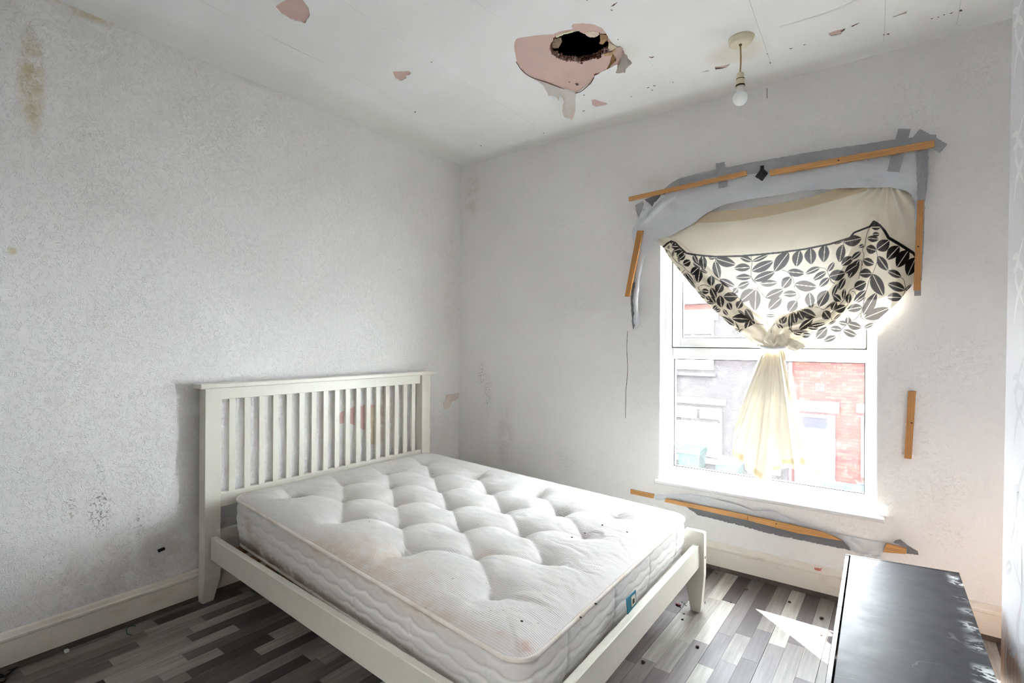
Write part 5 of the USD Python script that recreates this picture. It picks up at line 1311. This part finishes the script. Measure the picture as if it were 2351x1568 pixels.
part(h2, "lintel_moulding", tube(np.array([(x, YF - .06, z) for x, z in arch_]), .018, 6), STONEW)
part(h2, "lintel", fbox(LN2, -.02, .06, .015), STONEW)
house_window(h2, WR, [(WR[0] + .10, WR[1] - .1, WR[2] + .1, WR[3] - .50), (WR[0] + .10, WR[1] - .1, WR[3] - .40, WR[3] - .1)], [PANED, PANE], None, rect(1967, 1109, 2080, 1122))
AB = rect(1873, 880, 1893, 898)
part(h2, "vent_surround", fring(AB, .036, -.01, .022), plain("vent_stone", lin(84, 65, 63), .9, .1))
part(h2, "drainpipe", tube(np.array([(XB + .05, YF - .06, EZ), (XB + .05, YF - .06, GZ)]), .035, 10), plain("street_downpipe", lin(61, 53, 57), .6, .3), smooth=40)
br = np.random.default_rng(5); bw, bh, stuff, cand = .225, .0755, [], []
row = 0; z = GZ
clear = [(DR[0] - .02, DR[1] + .02, GZ, DR[3]), (LN[0], LN[1], LN[2] - .02, LN[3]), (LN2[0], LN2[1], LN2[2] - .02, LN2[3]), (WR[0], WR[1], WR[2] - .1, WR[3] + .05), (AB[0] + .03, AB[1] - .03, AB[2] + .03, AB[3] - .03)]
while z < EZ - .1:
    x = XB + .02 - (bw / 2 if row % 2 else 0)
    while x < 6.4:
        x0, x1 = max(x, XB + .015), min(x + bw - .012, 6.4)
        segs_ = [(x0, x1)]
        for c_ in clear:
            if z + bh > c_[2] + .02 and z < c_[3] - .02:
                ns = []
                for a_, b_ in segs_:
                    if a_ < c_[0]: ns.append((a_, min(b_, c_[0])))
                    if b_ > c_[1]: ns.append((max(a_, c_[1]), b_))
                segs_ = ns
        for a_, b_ in segs_:
            if b_ - a_ > .03:
                m_ = bx(a_, b_, YF - .006 - br.uniform(0, .005), YF + .01, z + .006, z + bh - .005)
                pp = proj([(a_ + b_) / 2, YF, z + .03]); k = int(br.integers(len(BRK)))
                if 1800 < pp[0] < 1992 and 826 < pp[1] < 1145: cand.append((m_, k))
                else: stuff.append(m_)
        x += bw
    z += bh; row += 1
for m_, k in cand[-299:]: part(h2, "brick", m_, BRK[k])
stuff += [m_ for m_, k in cand[:-299]] if len(cand) > 299 else []
part(h2, "brickwork", cat(stuff), BRK[0], kind="stuff")

BIN = plain("green_bin_plastic", lin(15, 38, 34), .5, .4); BINT = plain("teal_bin_plastic", lin(23, 44, 46), .5, .4); LIDB = plain("blue_bin_lid", lin(53, 57, 86), .5, .4)


def wheelie(u, w, top_v, y, label, body, lid, hgt=1.02):
    X = O2(u, top_v, y); zt = GZ + hgt
    b = thing("wheelie_bin", label, "bin", (X[0], y, GZ))
    part(b, "body", hull([(X[0] + sx * w / 2 * .82, y + sy * .24, GZ + .06) for sx in (-1, 1) for sy in (-1, 1)] + [(X[0] + sx * w / 2, y + sy * .32, zt - .08) for sx in (-1, 1) for sy in (-1, 1)]), body)
    part(b, "lid", hull([(X[0] + sx * w * .54, y + sy * .36, zt - .08) for sx in (-1, 1) for sy in (-1, 1)] + [(X[0] + sx * w * .50, y + sy * .30, zt - .01 + .05 * (sy > 0)) for sx in (-1, 1) for sy in (-1, 1)]), lid)
    for sx in (-1, 1): part(b, "wheel", trimesh.creation.cylinder(.1, .05, sections=16).apply_transform(trimesh.transformations.translation_matrix((X[0] + sx * w * .36, y + .27, GZ + .1)) @ trimesh.transformations.rotation_matrix(math.pi / 2, [0, 1, 0])), BLACKT)


wheelie(1589, .58, 1046, 11.3, "green wheelie bin under the blinds of the house opposite", BIN, BIN, .97)
wheelie(1676, .56, 1068, 11.3, "green wheelie bin with a blue lid beside the curtain's tail", BIN, LIDB, .80)
wheelie(1938, .80, 1108, 11.3, "teal bin in front of the brick house, right of its white door", BINT, BINT, .52)
solo("roadside_planter", bx(O2(1975, 1118, 11.3)[0], O2(2020, 1118, 11.3)[0], 10.6, 10.9, GZ, GZ + .42, .03), BINT, "low teal box at the foot of the brick house by its window", "box")
